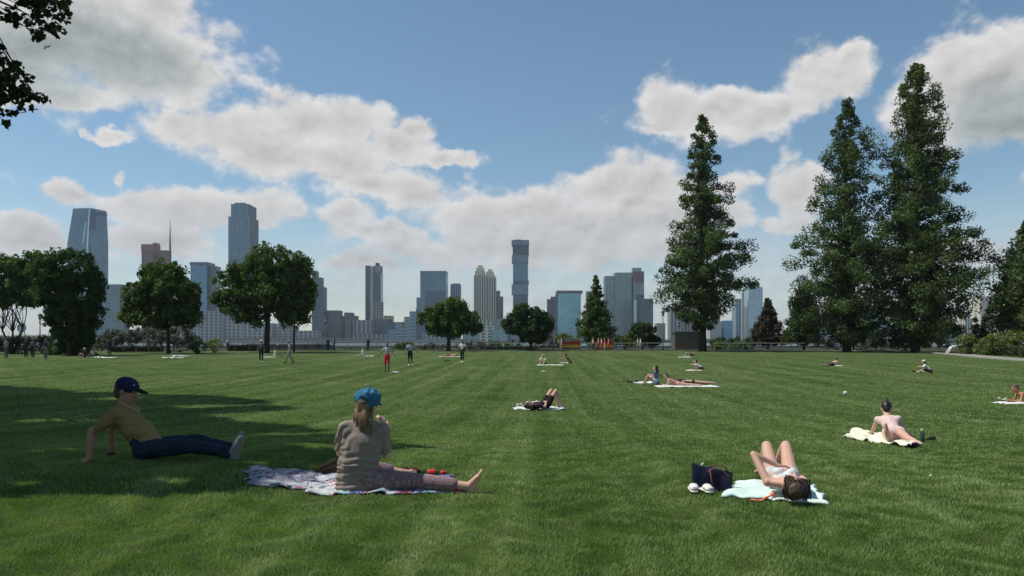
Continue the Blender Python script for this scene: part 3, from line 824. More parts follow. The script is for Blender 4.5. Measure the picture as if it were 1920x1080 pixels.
class Bld:
    def __init__(s, label, x0, x1, D, name='tower_block', cat='building', group=None):
        s.D = D; s.cx = (x0 + x1) / 2; s.k = FPX / D; s.Y = D
        s.base = Vector(((s.cx - 960) / s.k, D, -0.5))
        s.o = thing(name, label, cat, s.base, 0, group)
    def X(s, px): return (px - s.cx) / s.k
    def Z(s, py): return CAMZ + (HOR - py) / s.k + 0.5
    def block(s, x0, x1, ytop, ybot=642, name='wall', glass='grey', dep=None, dy=0.0, band=None, fin=None, **kw):
        dep = dep or max(18, (s.X(x1) - s.X(x0)) * .8)
        off = abs((x0 + x1) / 2 - 960)
        if off > 1: dep = min(dep, .42 * (x1 - x0) / off * s.D)
        dep = max(dep, 3.0)
        da = s.D + dy + (dep if x0 > 960 else 0); db = s.D + dy + (dep if x1 < 960 else 0)
        xa, xb = (x0 - 960) / FPX * da - s.base.x, (x1 - 960) / FPX * db - s.base.x
        z0 = max(0, s.Z(ybot)); z1 = s.Z(ytop)
        poly = rect_poly(xa, xb, dy, dy + dep)
        return s.poly(poly, z0, z1, name, glass, band, fin, **kw)
    def poly(s, poly, z0, z1, name='wall', glass='grey', band=None, fin=None, top=None, ztop=None, **kw):
        mb = MB(); mb.prism(poly, z0, z1, top, ztop)
        m = GL.get(glass) or ST[glass]
        w_ = mb.build(name, m, s.o)
        if (band or fin) and top is None: grid(s.o, poly, z0, z1, bandm=ST.get(band), finm=ST.get(fin), **kw)
        return w_
    def roofbox(s, x0, x1, ytop, ybot, m='dk', dy=4, dep=12, name='roof_plant'):
        mb = MB(); mb.box((s.X(x0), dy, s.Z(ybot) - .3), (s.X(x1), dy + dep, s.Z(ytop))); mb.build(name, ST[m], s.o)
    def ring(s, x0, x1, y, h, m='steel', dep=20, dy=0, proud=.8):
        off = abs((x0 + x1) / 2 - 960)
        if off > 1: dep = min(dep, .42 * (x1 - x0) / off * s.D)
        da = s.D + dy + (dep if x0 > 960 else 0); db = s.D + dy + (dep if x1 < 960 else 0)
        mb = MB(); mb.box(((x0 - 960) / FPX * da - s.base.x - proud, dy - proud, s.Z(y) - h), ((x1 - 960) / FPX * db - s.base.x + proud, dy + dep + proud, s.Z(y) + .5)); mb.build('parapet', ST[m], s.o)

# 1 tall tapering glass tower, far left
b = Bld('tall tapering blue-grey glass tower with a curved crown at the far left', 127, 203, 1335)
def q(x, y): return ((x - 960) / FPX * (b.D + y) - b.base.x, y)
bot = [q(125, 10), q(166, 0), q(203, 12), q(203, 46), q(127, 46)]
z1, z2, z3 = b.Z(640) - 1, b.Z(455), b.Z(389)
z1 = 0
mid = [q(126, 10), q(166, 0), q(203, 12), q(203, 46), q(128, 46)]
tp = [q(137, 12), q(170, 4), q(200, 13), q(199, 42), q(138, 42)]
b.poly(bot, z1, z2, 'lower_shaft', 'slate', top=mid)
b.poly(mid, z2, z3, 'upper_shaft', 'slate', top=tp, ztop=[z3 + 0.5, z3, b.Z(394), b.Z(394), z3])
mb = MB()
def face_strip(mb, pa, pb, ta, tb, f0, f1, za, zb, off=.6):
    """strip on a sloped face between bottom edge pa-pb and top edge ta-tb, from fraction f0 to f1"""
    def L2(a, c, f): return (a[0] + (c[0] - a[0]) * f, a[1] + (c[1] - a[1]) * f)
    a, c, e, g_ = L2(pa, pb, f0), L2(pa, pb, f1), L2(ta, tb, f1), L2(ta, tb, f0)
    d = Vector((pb[0] - pa[0], pb[1] - pa[1])).normalized(); n = (d.y * off, -d.x * off)
    vs = [(a[0], a[1], za), (c[0], c[1], za), (e[0], e[1], zb), (g_[0], g_[1], zb)]
    vo = [(v[0] + n[0], v[1] + n[1], v[2]) for v in vs]
    mb.add(vs + vo, [(0,1,2,3),(4,5,6,7),(0,1,5,4),(1,2,6,5),(2,3,7,6),(3,0,4,7)])
for za, zb, A, T in ((z1, z2, bot, mid), (z2, z3 - 1, mid, tp)):
    for k in range(1, 12): face_strip(mb, A[0], A[1], T[0], T[1], k / 12 - .006, k / 12 + .006, za, zb, .4)
    for k in range(1, 10): face_strip(mb, A[1], A[2], T[1], T[2], k / 10 - .007, k / 10 + .007, za, zb, .4)
tag(mb.build('mullions', ST['steel_d'], b.o), kind='stuff')
mb = MB(); face_strip(mb, mid[0], mid[1], tp[0], tp[1], .93, 1.0, z2, z3, 1.0); face_strip(mb, bot[0], bot[1], mid[0], mid[1], .93, 1.0, z1, z2, 1.0)
face_strip(mb, mid[0], mid[1], tp[0], tp[1], .74, .80, z2, z3 - 18, 1.0)
mb.build('corner_fin', GL['pale'], b.o)
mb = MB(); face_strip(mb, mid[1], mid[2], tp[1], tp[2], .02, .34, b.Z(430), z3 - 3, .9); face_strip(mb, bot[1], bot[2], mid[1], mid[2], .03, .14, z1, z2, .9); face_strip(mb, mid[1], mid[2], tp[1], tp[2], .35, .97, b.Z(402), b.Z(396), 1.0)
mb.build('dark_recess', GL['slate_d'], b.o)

b = Bld('grey-green slab of flats right beside the tapering glass tower', 203, 242, 1250)
b.block(200, 242, 533, glass='grey', band='grey', fin='steel', bay=6, finw=2)
b = Bld('low blue slab between the dense dark tree and the tapering tower base', 178, 232, 1180)
b.block(180, 232, 585, glass='slate', band='steel_d')
b = Bld('brown tower under construction with a tall mast on its roof', 265, 322, 1300)
b.block(266, 300, 460, glass='brick', band='dk', fin='brick', bay=5, finw=1.6, dep=30)
b.block(300, 321, 469, glass='brick', band='dk', fin='brick', bay=5, finw=1.6, dep=28, dy=2)
b.block(264.5, 301, 458, 470, name='crown_floor', glass='brick', dep=32, dy=-1)
for nm, px_, y0, y1, w_ in (('mast', 315, 470, 412, 1.1), ('hoist', 287, 460, 450, .6)):
    mb = MB(); mb.tube([(b.X(px_), 8, b.Z(y0)), (b.X(px_), 8, b.Z((y0 + y1) / 2 + 4)), (b.X(px_), 8, b.Z(y1))], [w_ * 1.6, w_, w_ * .35], 6); mb.build(nm, ST['dk'], b.o)
b.roofbox(284, 292, 455, 459, 'brick'); 
b = Bld('blue glass tower with a flat top beside the round-headed tree', 357, 402, 1250)
b.block(357, 402, 492, glass='blue', band='steel_d', bandh=.5); b.ring(357, 402, 492, 5, 'steel_d', dep=29)
b.block(390, 414, 498, glass='slate_d', dy=8)
b = Bld('tallest ribbed grey tower rising behind the wide spreading tree', 429, 484, 1480)
b.block(429, 484, 406, glass='slate', fin='steel', bay=5.3, finw=1.3, proud=.9, dep=50)
b.block(434, 480, 382, 407, name='upper_shaft', glass='slate', fin='steel', bay=5.3, finw=1.3, proud=.9, dep=44, dy=3)
b.block(440, 470, 379, 383, name='crown', glass='slate', dep=34, dy=6, fin='steel', bay=5)
b = Bld('dark green stepped office tower right of the wide spreading tree', 585, 613, 1200)
b.block(585, 613, 538, glass='slate_d', band='steel_d'); b.block(585, 607, 520, 540, name='upper_wall', glass='slate_d', band='steel_d', dep=18, dy=2); b.block(585, 598, 508, 521, name='top_wall', glass='slate_d', dep=14, dy=4)
b = Bld('slim dark tower with a pale central stripe and checkered lower right part', 685, 718, 1400)
b.block(685, 699, 498, glass='slate_d', band='steel_d', bandh=.6, dep=26)
b.block(699, 718, 512, glass='slate_d', band='steel_d', bandh=.6, dep=26, dy=2)
b.block(697.5, 701, 500, name='stripe', glass='white', dep=8, dy=-1.2)
b.block(699, 717, 498, 513, name='open_crown', glass='grey', fin='stone', bay=4, finw=1, dep=22, dy=3)
b.block(704, 712, 492, 499, name='roof_plant', glass='dk', dep=12, dy=8)
b.block(700.5, 718.5, 566, name='checkered_wall', glass='dark', band='stone', fin='stone', bay=5.2, floor=5.2, finw=1.9, bandh=1.9, dep=12, dy=-.8)
b = Bld('broad flat-topped blue-grey glass tower behind the bushy tree', 787, 841, 1300)
b.block(788, 840, 508, glass='slate', band='steel_d', bandh=.7, dep=40); b.ring(788, 840, 508.5, 2, 'steel', dep=40, proud=.3)
b.block(799, 838, 546, name='lower_wing', glass='slate_d', dep=30, dy=-4); b.block(781, 800, 558, name='side_wing', glass='slate', band='steel', dy=-6, dep=24)
b = Bld('narrow grey-blue tower just right of the broad flat-topped one', 845, 864, 1450)
b.block(845, 864, 533, glass='slate', fin='steel', bay=5, finw=1.4); b.roofbox(848, 862, 531, 533, 'steel')
b = Bld('twin cream towers with rounded stepped tops', 889, 930, 1380)
for x0, x1, yt, m_ in ((889, 912, 516, 1), (908, 930, 520, 2)):
    b.block(x0, x1, yt, glass='dark', fin='cream', bay=4.2, finw=2.6, dep=24, dy=(m_ - 1) * 3, proud=.6)
    w0 = x1 - x0
    for k, (ins, up_) in enumerate(((2.2, 8), (4.5, 14), (7.5, 19))):
        if m_ == 2: up_ -= 3
        b.block(x0 + ins, x1 - ins, yt - up_, yt, name='stepped_top', glass='cream', fin='cream', bay=4, dep=24 - 4 * k - 4, dy=(m_ - 1) * 3 + 2 * k + .5)
b = Bld('dark slender tower right behind the twin cream towers', 928, 943, 1400)
b.block(926, 943, 556, glass='slate_d', fin='mauve', bay=6, finw=2); b.block(926, 938, 545, 557, name='upper_wall', glass='slate_d', dep=14, dy=2)
# 11 stacked boxes
b = Bld('stacked box tower whose dark and grey blocks shift sideways', 960, 992, 1330)
for i, (x0, x1, yt, yb, g_) in enumerate(((962, 990, 552, 642, 'slate_d'), (959.5, 990.5, 533, 552, 'grey'), (962, 991.5, 526, 533, 'slate_d'), (962, 990, 492, 526, 'slate'), (960, 990.5, 478, 492, 'grey'), (961.5, 991.5, 459, 478, 'slate_d'), (959.5, 992, 450, 459, 'grey'))):
    b.block(x0, x1, yt, yb, name='stacked_box', glass=g_, band='steel_d' if g_ != 'grey' else 'steel', bandh=.6, proud=.3, dep=28, dy=(i % 2) * 1.3)
b.roofbox(966, 978, 448.6, 450.5, 'steel_d')
b = Bld('mauve-grey stepped block left of the slanted-roof glass building', 1026, 1044, 1280)
b.block(1026, 1044, 561, glass='mauve', band='mauve', fin='mauve'); b.block(1032, 1044, 556, 562, name='upper_wall', glass='mauve', dep=12, dy=3)
b = Bld('pale teal glass building with a dark overhanging roof edge', 1042, 1090, 1250)
b.block(1044, 1089, 549, glass='teal', band='steel', bandh=.5, dep=32); b.ring(1044, 1090, 545.5, 4, 'steel_d', dep=32, proud=2.0)
b.block(1040, 1048, 552, name='dark_side', glass='slate_d', dep=28, dy=2)
b = Bld('grey slab peeking out left of the pyramidal tree top', 1098, 1114, 1500)
b.block(1098, 1114, 546, glass='grey', band='grey')
b = Bld('wide sage-grey ribbed apartment tower with a reddish top corner', 1131, 1207, 1320)
b.block(1132, 1152, 517, glass='green', fin='sage', bay=4.6, finw=1.6, dep=26, dy=4)
b.block(1150, 1184, 511, glass='green', fin='sage', bay=4.6, finw=1.6, dep=30)
b.block(1183, 1207, 530, glass='green', fin='steel', bay=4.6, finw=1.4, dep=28, dy=-2)
b.block(1183, 1207, 509, 530, name='red_top', glass='dk', fin='red', bay=4.6, finw=2.4, dep=28, dy=-2)
b.roofbox(1186, 1203, 502, 509, 'stone', dy=2)
b = Bld('dark blue block in front of the sage apartment tower', 1188, 1224, 1240)
b.block(1195, 1224, 560, glass='slate_d', fin='steel_d', bay=7); b.block(1190, 1208, 552, name='upper_wall', glass='slate_d', dep=16, dy=5); b.block(1188.5, 1194, 562, name='pale_edge', glass='pale', dep=14, dy=-1)
b = Bld('pale striped slab left of the lone redwood trunk', 1250, 1312, 1400)
b.block(1252, 1282, 575, glass='dark', fin='white', bay=7, finw=3, dep=24); b.block(1282, 1310, 590, glass='dark', fin='stone', bay=7, finw=3, dep=24, dy=3)
b = Bld('small white block beside the lamp post', 1226, 1250, 1380)
b.block(1228, 1247, 606, glass='white', fin='white', band='white', bay=5)
b = Bld('low white building right of the lone redwood trunk', 1325, 1372, 1300)
b.block(1326, 1352, 603, glass='white', fin='white', bay=8, finw=2); b.block(1352, 1374, 601, name='blue_wing', glass='blue', dy=3)
b = Bld('pale blue glass tower with a white diagonal edge right of the lone redwood', 1372, 1430, 1350)
b.block(1394, 1430, 538, glass='pale', band='white', bandh=.5, dep=30); b.block(1400, 1421, 530, 539, name='upper_wall', glass='pale', dep=20, dy=4)
b.block(1372, 1393, 560, name='dark_wing', glass='slate', band='steel', bandh=1.2, dep=26, dy=4)
b.poly([(b.X(1391), -1), (b.X(1395), -1), (b.X(1395), 6), (b.X(1391), 6)], 0, b.Z(548), 'white_edge', 'white')
b = Bld('white banded slab behind the middle redwood', 1530, 1585, 1250)
b.block(1532, 1555, 586, glass='grey', band='white', bandh=2.2, floor=5); b.block(1556, 1581, 596, glass='grey', band='white', bandh=2.2, floor=5, dy=2)
b = Bld('blue glass block between the two right redwoods', 1605, 1655, 1250)
b.block(1607, 1640, 572, glass='blue', band='steel_d'); b.block(1638, 1665, 600, name='low_wing', glass='pale', dy=3)
b = Bld('beige tower behind the right-edge redwood', 1820, 1862, 1350)
b.block(1822, 1862, 556, glass='cream', band='stone', bandh=.8, dep=28)
b = Bld('striped beige block left of the beige tower', 1798, 1824, 1250)
b.block(1799, 1823, 597, glass='dark', fin='cream', bay=4.5, finw=2.2)
b = Bld('grey block below the far side of the tallest redwood', 1740, 1800, 1300)
b.block(1745, 1800, 615, glass='grey', band='stone', bandh=1.6)
b = Bld('white office slab behind the middle of the right-hand trees', 1480, 1530, 1300)
b.block(1482, 1520, 612, glass='grey', band='white', bandh=1.6)

# waterfront: low blocks
low = [
 ('long white arcaded block behind the foot of the round-headed tree', 362, 470, 1180, [(362, 470, 596, 'dark', 'white', 'white', 7), (375, 430, 583, 'dark', 'white', 'stone', 7)]),
 ('pale row of riverside houses under the wide spreading tree', 455, 600, 1150, [(455, 520, 606, 'dark', 'white', 'white', 8), (520, 560, 612, 'dark', 'stone', 'stone', 8), (552, 603, 620, 'dark', 'white', 'white', 7)]),
 ('plain grey-beige block right of the green stepped tower', 597, 650, 1220, [(612, 642, 582, 'mauve', 'grey', 'grey', 9), (597, 645, 600, 'mauve', 'mauve', 'mauve', 9)]),
 ('mauve low block with a rooftop plant left of the slim dark tower', 640, 672, 1230, [(640, 672, 592, 'dark', 'mauve', 'mauve', 7)]),
 ('white piered office block below the slim dark tower', 660, 722, 1180, [(662, 700, 600, 'dark', 'white', 'mauve', 7), (655, 745, 627, 'dark', 'white', 'mauve', 7), (650, 662, 600, 'dark', 'mauve', 'mauve', 7)]),
 ('dark blue low block right of the white piered office block', 700, 752, 1210, [(700, 735, 598, 'mauve', 'mauve', 'mauve', 7), (718, 756, 604, 'slate_d', None, None, 7)]),
 ('stepped terraced pale office block left of the bushy tree', 725, 790, 1170, [(728, 788, 618, 'blue', 'sage', 'white', 7), (742, 788, 606, 'slate', None, 'white', 7), (758, 788, 594, 'slate', None, 'white', 7), (768, 786, 584, 'slate', None, 'white', 7), (780, 788, 580, 'slate_d', None, None, 7)]),
 ('long white low block behind the bushy tree trunk', 790, 850, 1150, [(792, 850, 624, 'dark', 'white', 'grey', 7)]),
 ('grey-green pavilion with tall openings right of the bushy tree', 868, 952, 1160, [(868, 905, 620, 'green', 'sage', 'sage', 9), (900, 926, 612, 'dark', 'cream', 'cream', 12), (924, 952, 618, 'teal', 'sage', 'sage', 9)]),
 ('low dark block below the dark slender tower', 928, 962, 1230, [(929, 962, 605, 'slate_d', None, None, 9), (925, 950, 598, 'sage', None, 'sage', 9)]),
 ('stone base block below the twin cream towers', 889, 930, 1250, [(890, 928, 600, 'dark', 'cream', 'cream', 7)]),
 ('low grey waterfront sheds left of the striped banners', 955, 1040, 1150, [(958, 1040, 628, 'grey', 'grey', 'grey', 9)]),
 ('low pale blocks behind the redwood trunks on the right', 1655, 1745, 1200, [(1660, 1700, 622, 'grey', 'white', 'white', 8), (1700, 1745, 628, 'grey', 'stone', 'stone', 8)]),
 ('low blue-grey block left of the blue glass tower', 232, 362, 1230, [(240, 300, 618, 'grey', 'grey', 'grey', 9), (300, 362, 610, 'grey', 'stone', 'grey', 9)]),
 ('low grey block between the sage tower and the teal building', 1088, 1135, 1200, [(1088, 1135, 612, 'grey', 'sage', 'sage', 9)]),
]
low += [
 ('tan brick mid-rise peeking over the mauve low block', 646, 664, 1290, [(646, 664, 586, 'dark', 'brick', 'brick', 7)]),
 ('small cream block right of the slim dark tower', 720, 738, 1300, [(720, 738, 592, 'dark', 'cream', 'cream', 6)]),
 ('thin grey mid-rise left of the twin cream towers', 868, 888, 1300, [(868, 880, 590, 'slate', 'grey', 'grey', 6), (880, 888, 600, 'dark', 'stone', 'stone', 6)]),
 ('small brick block between the compact dark tree and the mauve stepped block', 1008, 1028, 1290, [(1010, 1026, 592, 'dark', 'brick', 'stone', 6)]),
 ('pale mid-rise behind the foot of the wide spreading tree', 520, 548, 1290, [(522, 546, 596, 'dark', 'cream', 'stone', 6)]),
 ('tan block peeking between the two left trees', 205, 228, 1290, [(206, 226, 606, 'dark', 'brick', 'brick', 6)]),
 ('cream block behind the lamp post and the lone redwood trunk', 1332, 1350, 1340, [(1334, 1350, 590, 'dark', 'cream', 'cream', 6)]),
]
for lab, x0, x1, D, blocks in low:
    b = Bld(lab, x0, x1, D, 'waterfront_block')
    for i, (xa, xb, yt, g_, fin, band, bay) in enumerate(blocks):
        b.block(xa, xb, yt, glass=g_, fin=fin, band=band, bay=bay, finw=bay * .38, bandh=1.5, floor=5, dep=26, dy=-2.5 * i)
# quay, pier roofs, masts
for i, (xa, xb, yt) in enumerate(((600, 720, 634), (720, 870, 636), (430, 600, 633), (1040, 1230, 636))):
    b = Bld(['long low mauve pier shed below the white piered office block', 'low grey pier shed below the stepped terraced block', 'long low pale pier shed under the wide spreading tree', 'low far pier shed behind the striped banners'][i], xa, xb, 1125, 'pier_shed')
    b.block(xa, xb, yt, 643, glass='mauve' if i != 1 else 'grey', band='stone', bandh=.8, floor=4, fin='stone', bay=11, finw=1.2, dep=14)
# octagonal clock face on legs, far left
b = Bld('great octagonal clock on a low frame, far off beyond the left tree', 32, 49, 1150, 'octagonal_clock', 'clock')
r_ = 8.2 / b.k; zc = b.Z(614.5)
mb = MB()
pts = [(math.cos(R(22.5 + 45 * i)) * r_, math.sin(R(22.5 + 45 * i)) * r_) for i in range(9)]
for i in range(8): mb.tube([(pts[i][0], 0, zc + pts[i][1]), (pts[i + 1][0], 0, zc + pts[i + 1][1])], .8, 6)
for i in range(4): mb.tube([(pts[i][0], .4, zc + pts[i][1]), (pts[i + 4][0], .4, zc + pts[i + 4][1])], .35, 5)
mb.build('frame', ST['steel_d'], b.o)
mb = MB(); mb.add([(p[0] * .97, .9, zc + p[1] * .97) for p in pts[:8]] + [(p[0] * .97, 1.3, zc + p[1] * .97) for p in pts[:8]], [tuple(range(8)), tuple(range(8, 16))] + [(i, (i + 1) % 8, 8 + (i + 1) % 8, 8 + i) for i in range(8)]); mb.build('face', GL['pale'], b.o)
mb = MB(); mb.tube([(0, -.3, zc), (-2.6, -.3, zc + 2.2)], .5, 5); mb.tube([(0, -.3, zc), (1.2, -.3, zc + 5)], .4, 5); mb.build('hand', ST['dk'], b.o)
for lx in (-4, 4):
    mb = MB(); mb.tube([(lx, .5, 0), (lx, .5, zc - r_ * .8)], .6, 6); mb.build('leg', ST['steel_d'], b.o)
# far woods along the left shore and a low ridge
t_ = leaf_mesh('far_woods', [(RNG.uniform(-900, -560), 1245 + RNG.uniform(0, 60), RNG.uniform(1, 7)) for _ in range(500)], RNG.uniform(4, 7, 500), 26, 2.6)
tag(link('far_woods', t_, LEAF_D), kind='stuff')
t_ = leaf_mesh('shore_trees', [(RNG.uniform(-560, 760), 1232 + RNG.uniform(0, 5), RNG.uniform(.5, 3)) for _ in range(700)], RNG.uniform(1.5, 3.5, 700), 20, 1.6)
tag(link('shore_trees', t_, LEAF_D), kind='stuff')

# ------------------------------------------------------------------ PARK FURNITURE
IRON = mat('black_iron', (0.018, 0.019, 0.020), .5, .4)
RAIL = mat('rail_grey', (0.30, 0.31, 0.27), .6, .3)
WOOD = mat('bench_wood', (0.085, 0.075, 0.062), .8, .2, var=.3, vscale=6)
def lamp(label, px_, ytop, D, group=None):
    base = P(px_, 655, D); base.z = .08
    t_ = thing('street_lamp', label, 'street lamp', base, 0, group)
    h = P(px_, ytop, D).z - base.z
    mb = MB(); mb.tube([(0,0,0),(0,0,.35),(0,0,.4),(0,0,h - .8)], [.16,.13,.08,.06], 10); mb.build('post', IRON, t_, True)
    mb = MB(); mb.tube([(0,0,h - .8),(0,0,h - .7),(0,0,h - .25)], [.1,.17,.24], 10); mb.build('lantern', mat('lamp_glass', (.25,.28,.28), .2, .5), t_, True)
    mb = MB(); mb.tube([(0,0,h - .25),(0,0,h - .2),(0,0,h - .02),(0,0,h + .1)], [.3,.28,.08,.02], 10); mb.build('cap', IRON, t_, True)
lamp('black lamp post left of the low stone kiosk', 1243, 582, 104, 'black lamp posts')
lamp('shorter farther lamp post behind the low stone kiosk', 1273, 603, 118, 'black lamp posts')
lamp('black lamp post behind the standing group at the left edge', 75, 588, 95, 'black lamp posts')
lamp('dark slim lamp post left of the bushy tree', 755, 603, 118, 'black lamp posts')
lamp('slim dark post between the benches and the dark slim tower', 611, 596, 112, 'black lamp posts')
# kiosk
kD = 103; base = P(1290, 656, kD); base.z = .08
t_ = thing('stone_kiosk', 'low grey box-like kiosk with a brown stone base beside the lone redwood', 'kiosk', base)
kk = FPX / kD; hw = 24.5 / kk; hh = 35 / kk
mb = MB(); mb.box((-hw, 0, 0), (hw, 2.4, hh * .42)); mb.build('base_wall', mat('brown_stone', (.105, .092, .080), .9, .1, var=.3, vscale=3), t_)
mb = MB(); mb.box((-hw + .03, .03, hh * .42), (hw - .03, 2.37, hh * .93)); mb.build('panel_wall', mat('grey_panel', (.085, .10, .10), .7, .2, var=.15), t_)
mb = MB(); mb.box((-hw - .1, -.1, hh * .93), (hw + .1, 2.5, hh)); mb.build('roof', mat('grey_roof', (.12, .13, .13), .8, .1), t_)
# fences
def fence(label, pts, h, step, D0):
    base = Vector((pts[0][0], pts[0][1], float(gz(*pts[0]))))
    t_ = thing('railing_fence', label, 'fence', base)
    path = smooth_pts(pts, 60)
    d = np.r_[0, np.cumsum([math.dist(path[i], path[i + 1]) for i in range(len(path) - 1)])]
    n = int(d[-1] / step)
    me = None; tops = []
    for i in range(n + 1):
        s = d[-1] * i / n; x = np.interp(s, d, [p[0] for p in path]); y = np.interp(s, d, [p[1] for p in path])
        z = float(gz(x, y)); loc = Vector((x, y, z)) - base; tops.append(loc)
        if me is None:
            mb = MB(); mb.box((-.04, -.04, -.1), (.04, .04, h)); o = mb.build('post', RAIL, t_, loc=loc); me = o.data
        else: link('post', me, None, t_, loc)
    for hz in (h, h * .55):
        mb = MB(); mb.tube([p + Vector((0, 0, hz)) for p in tops], .035, 5); mb.build('rail', RAIL, t_)
fence('thin railing fence along the far edge from the kiosk to the tallest redwood', [((x - 960) / FPX * 104, 104) for x in (1340, 1500, 1650, 1700)] + [(57, 97)], 1.0, 1.9, 104)
fence('thin railing fence behind the round-headed tree on the left', [((x - 960) / FPX * 93, 93) for x in (185, 260, 320, 372)], 1.35, 1.5, 93)
fence('low railing behind the hedges left of the striped banners', [((x - 960) / FPX * 105, 105) for x in (905, 980, 1040, 1240)], 1.0, 1.9, 105)
fence('riverside railing behind the benches and players', [((x - 960) / FPX * 125, 125) for x in (430, 640, 800, 900)], 1.1, 2.4, 125)
# benches
bench_lab = ['leftmost bench of the row, beside the wide spreading tree trunk', 'second bench from the left in the row by the wide spreading tree', 'third bench from the left, behind the walking player', 'fourth bench of the row under the wide spreading tree', 'fifth bench of the row, left of the person in blue', 'rightmost bench of the row, right before the person in blue']
for i, px_ in enumerate((475, 505, 535, 562, 588, 606)):
    base = P(px_, 656, 103); base.z = float(gz(base.x, 103))
    t_ = thing('park_bench', bench_lab[i], 'bench', base, 0, 'benches in a row at the far edge')
    mb = MB()
    for s in range(4): mb.box((-.95, -.45 + s * .12, .43), (.95, -.36 + s * .12, .46))
    mb.build('seat', WOOD, t_)
    mb = MB()
    for s in range(4): mb.box((-.95, .04 + s * .02, .52 + s * .11), (.95, .07 + s * .02, .60 + s * .11))
    mb.build('backrest', WOOD, t_)
    for s in (-.85, .85):
        mb = MB(); mb.box((s - .03, -.45, 0), (s + .03, -.38, .46)); mb.box((s - .03, .0, 0), (s + .03, .07, .92)); mb.box((s - .03, -.45, .39), (s + .03, .03, .43)); mb.build('leg', IRON, t_)
# stone seat wall behind the benches
mb = MB(); mb.box((-38, 105.0, 0), (-25, 105.6, .75)); o = mb.build('low_stone_wall', mat('wall_grey_stone', (.17, .165, .15), .9, .1, var=.25, vscale=2)); tag(o, 'long low grey stone wall behind the row of benches', 'wall')
# banners: red over yellow over brown, hung on their own frames
BR = [mat('banner_red', (.42, .035, .03), .8, .1, var=.08), mat('banner_orange', (.55, .17, .03), .8, .1, var=.08), mat('banner_yellow', (.52, .38, .09), .8, .1, var=.08), mat('banner_brown', (.12, .06, .03), .8, .1, var=.08)]
for x0, x1, lab in ((1054, 1089, 'striped red, orange and yellow banner, left one of two on the path edge'), (1118, 1150, 'striped red, orange and yellow banner, right one behind the pink-clad group')):
    Db = 99.5; k = FPX / Db; base = P((x0 + x1) / 2, 656, Db); base.z = .1
    t_ = thing('striped_banner', lab, 'banner', base, 0, 'striped banners on the path edge')
    hw = (x1 - x0) / 2 / k
    zt = P(0, 641, Db).z - base.z; zb = P(0, 654.5, Db).z - base.z
    cuts = [zt, zt - .27 * (zt - zb), zt - .48 * (zt - zb), zt - .80 * (zt - zb), zb]
    for s in range(4):
        V = []; n = 24
        for i in range(n + 1):
            x = -hw + 2 * hw * i / n; y = .012 * math.sin(i * 1.1)
            V += [(x, y, cuts[s]), (x, y, cuts[s + 1])]
        Fc = [(2 * i, 2 * i + 1, 2 * i + 3, 2 * i + 2) for i in range(n)]
        me = bpy.data.meshes.new('stripe'); me.from_pydata(V, [], Fc); o = link('stripe', me, BR[s], t_)
        md = o.modifiers.new('thick', 'SOLIDIFY'); md.thickness = .012
    for s in (-hw, hw):
        mb = MB(); mb.tube([(s, .1, -.1), (s, .1, zt + .05)], .03, 6); mb.build('pole', RAIL, t_)
# ------------------------------------------------------------------ PEOPLE
def ico_dirs(sub):
    bm = bmesh.new(); bmesh.ops.create_icosphere(bm, subdivisions=sub, radius=1)
    a = [v.co.copy() for v in bm.verts]; bm.free(); return a
ICO1, ICO2 = ico_dirs(1), ico_dirs(2)
DG = None
class Body:
    """rounded masses merged into ONE continuous skin by voxel remeshing"""
    def __init__(s, ico=None): s.items = []; s.ico = ico or ICO2
    def _pts(s, p, r, side, dep, sw, dw):
        out = []
        for d in s.ico:
            if side is None: out.append(p + d * r)
            else:
                ax = side.cross(dep)
                out.append(p + side * (d.x * r * sw) + dep * (d.y * r * dw) + ax * (d.z * r * min(1.0, dw)))
        return out
    def cap(s, p, r, q, t, side=None, front=None, sw=1, dw=1, sw2=None, dw2=None):
        p, q = Vector(p), Vector(q)
        s.items.append(s._pts(p, r, side, front, sw, dw) + s._pts(q, t, side, front, sw2 or sw, dw2 or dw))
    def ell(s, c, rx, ry, rz, X=Vector((1, 0, 0)), Y=Vector((0, 1, 0)), Z=Vector((0, 0, 1))):
        c = Vector(c); s.items.append([c + X * (d.x * rx) + Y * (d.y * ry) + Z * (d.z * rz) for d in s.ico])
    def build(s, name, m, parent, voxel=.02, smooth=4, disp=None, thin=False):
        bm = bmesh.new()
        for pts in s.items:
            vs = [bm.verts.new(p) for p in pts]
            r = bmesh.ops.convex_hull(bm, input=vs)
            dead = [g for g in r['geom_interior'] if isinstance(g, bmesh.types.BMVert)] + [v for v in r['geom_unused'] if isinstance(v, bmesh.types.BMVert)]
            if dead: bmesh.ops.delete(bm, geom=list(set(dead)), context='VERTS')
        me = bpy.data.meshes.new(name); bm.to_mesh(me); bm.free()
        o = bpy.data.objects.new(name, me); C.objects.link(o)
        md = o.modifiers.new('r', 'REMESH'); md.mode = 'VOXEL'; md.voxel_size = voxel; md.use_smooth_shade = True
        if smooth:
            ms = o.modifiers.new('s', 'SMOOTH'); ms.factor = .5; ms.iterations = smooth
        dg = bpy.context.evaluated_depsgraph_get(); dg.update()
        me2 = bpy.data.meshes.new_from_object(o.evaluated_get(dg)); me2.name = name
        bpy.data.objects.remove(o); bpy.data.meshes.remove(me)
        if disp:
            n = len(me2.vertices); co = np.empty(n * 3); me2.vertices.foreach_get('co', co); co = co.reshape(-1, 3)
            nn = np.empty(n * 3); me2.vertices.foreach_get('normal', nn); nn = nn.reshape(-1, 3)
            me2.vertices.foreach_set('co', disp(co, nn).ravel()); me2.update()
        me2.materials.clear()
        return link(name, me2, m, parent)
V3 = lambda *a: Vector(a)
SKIN = mat('skin_light', (0.50, 0.30, 0.21), .55, .35, var=.06, vscale=6, sss=.12)
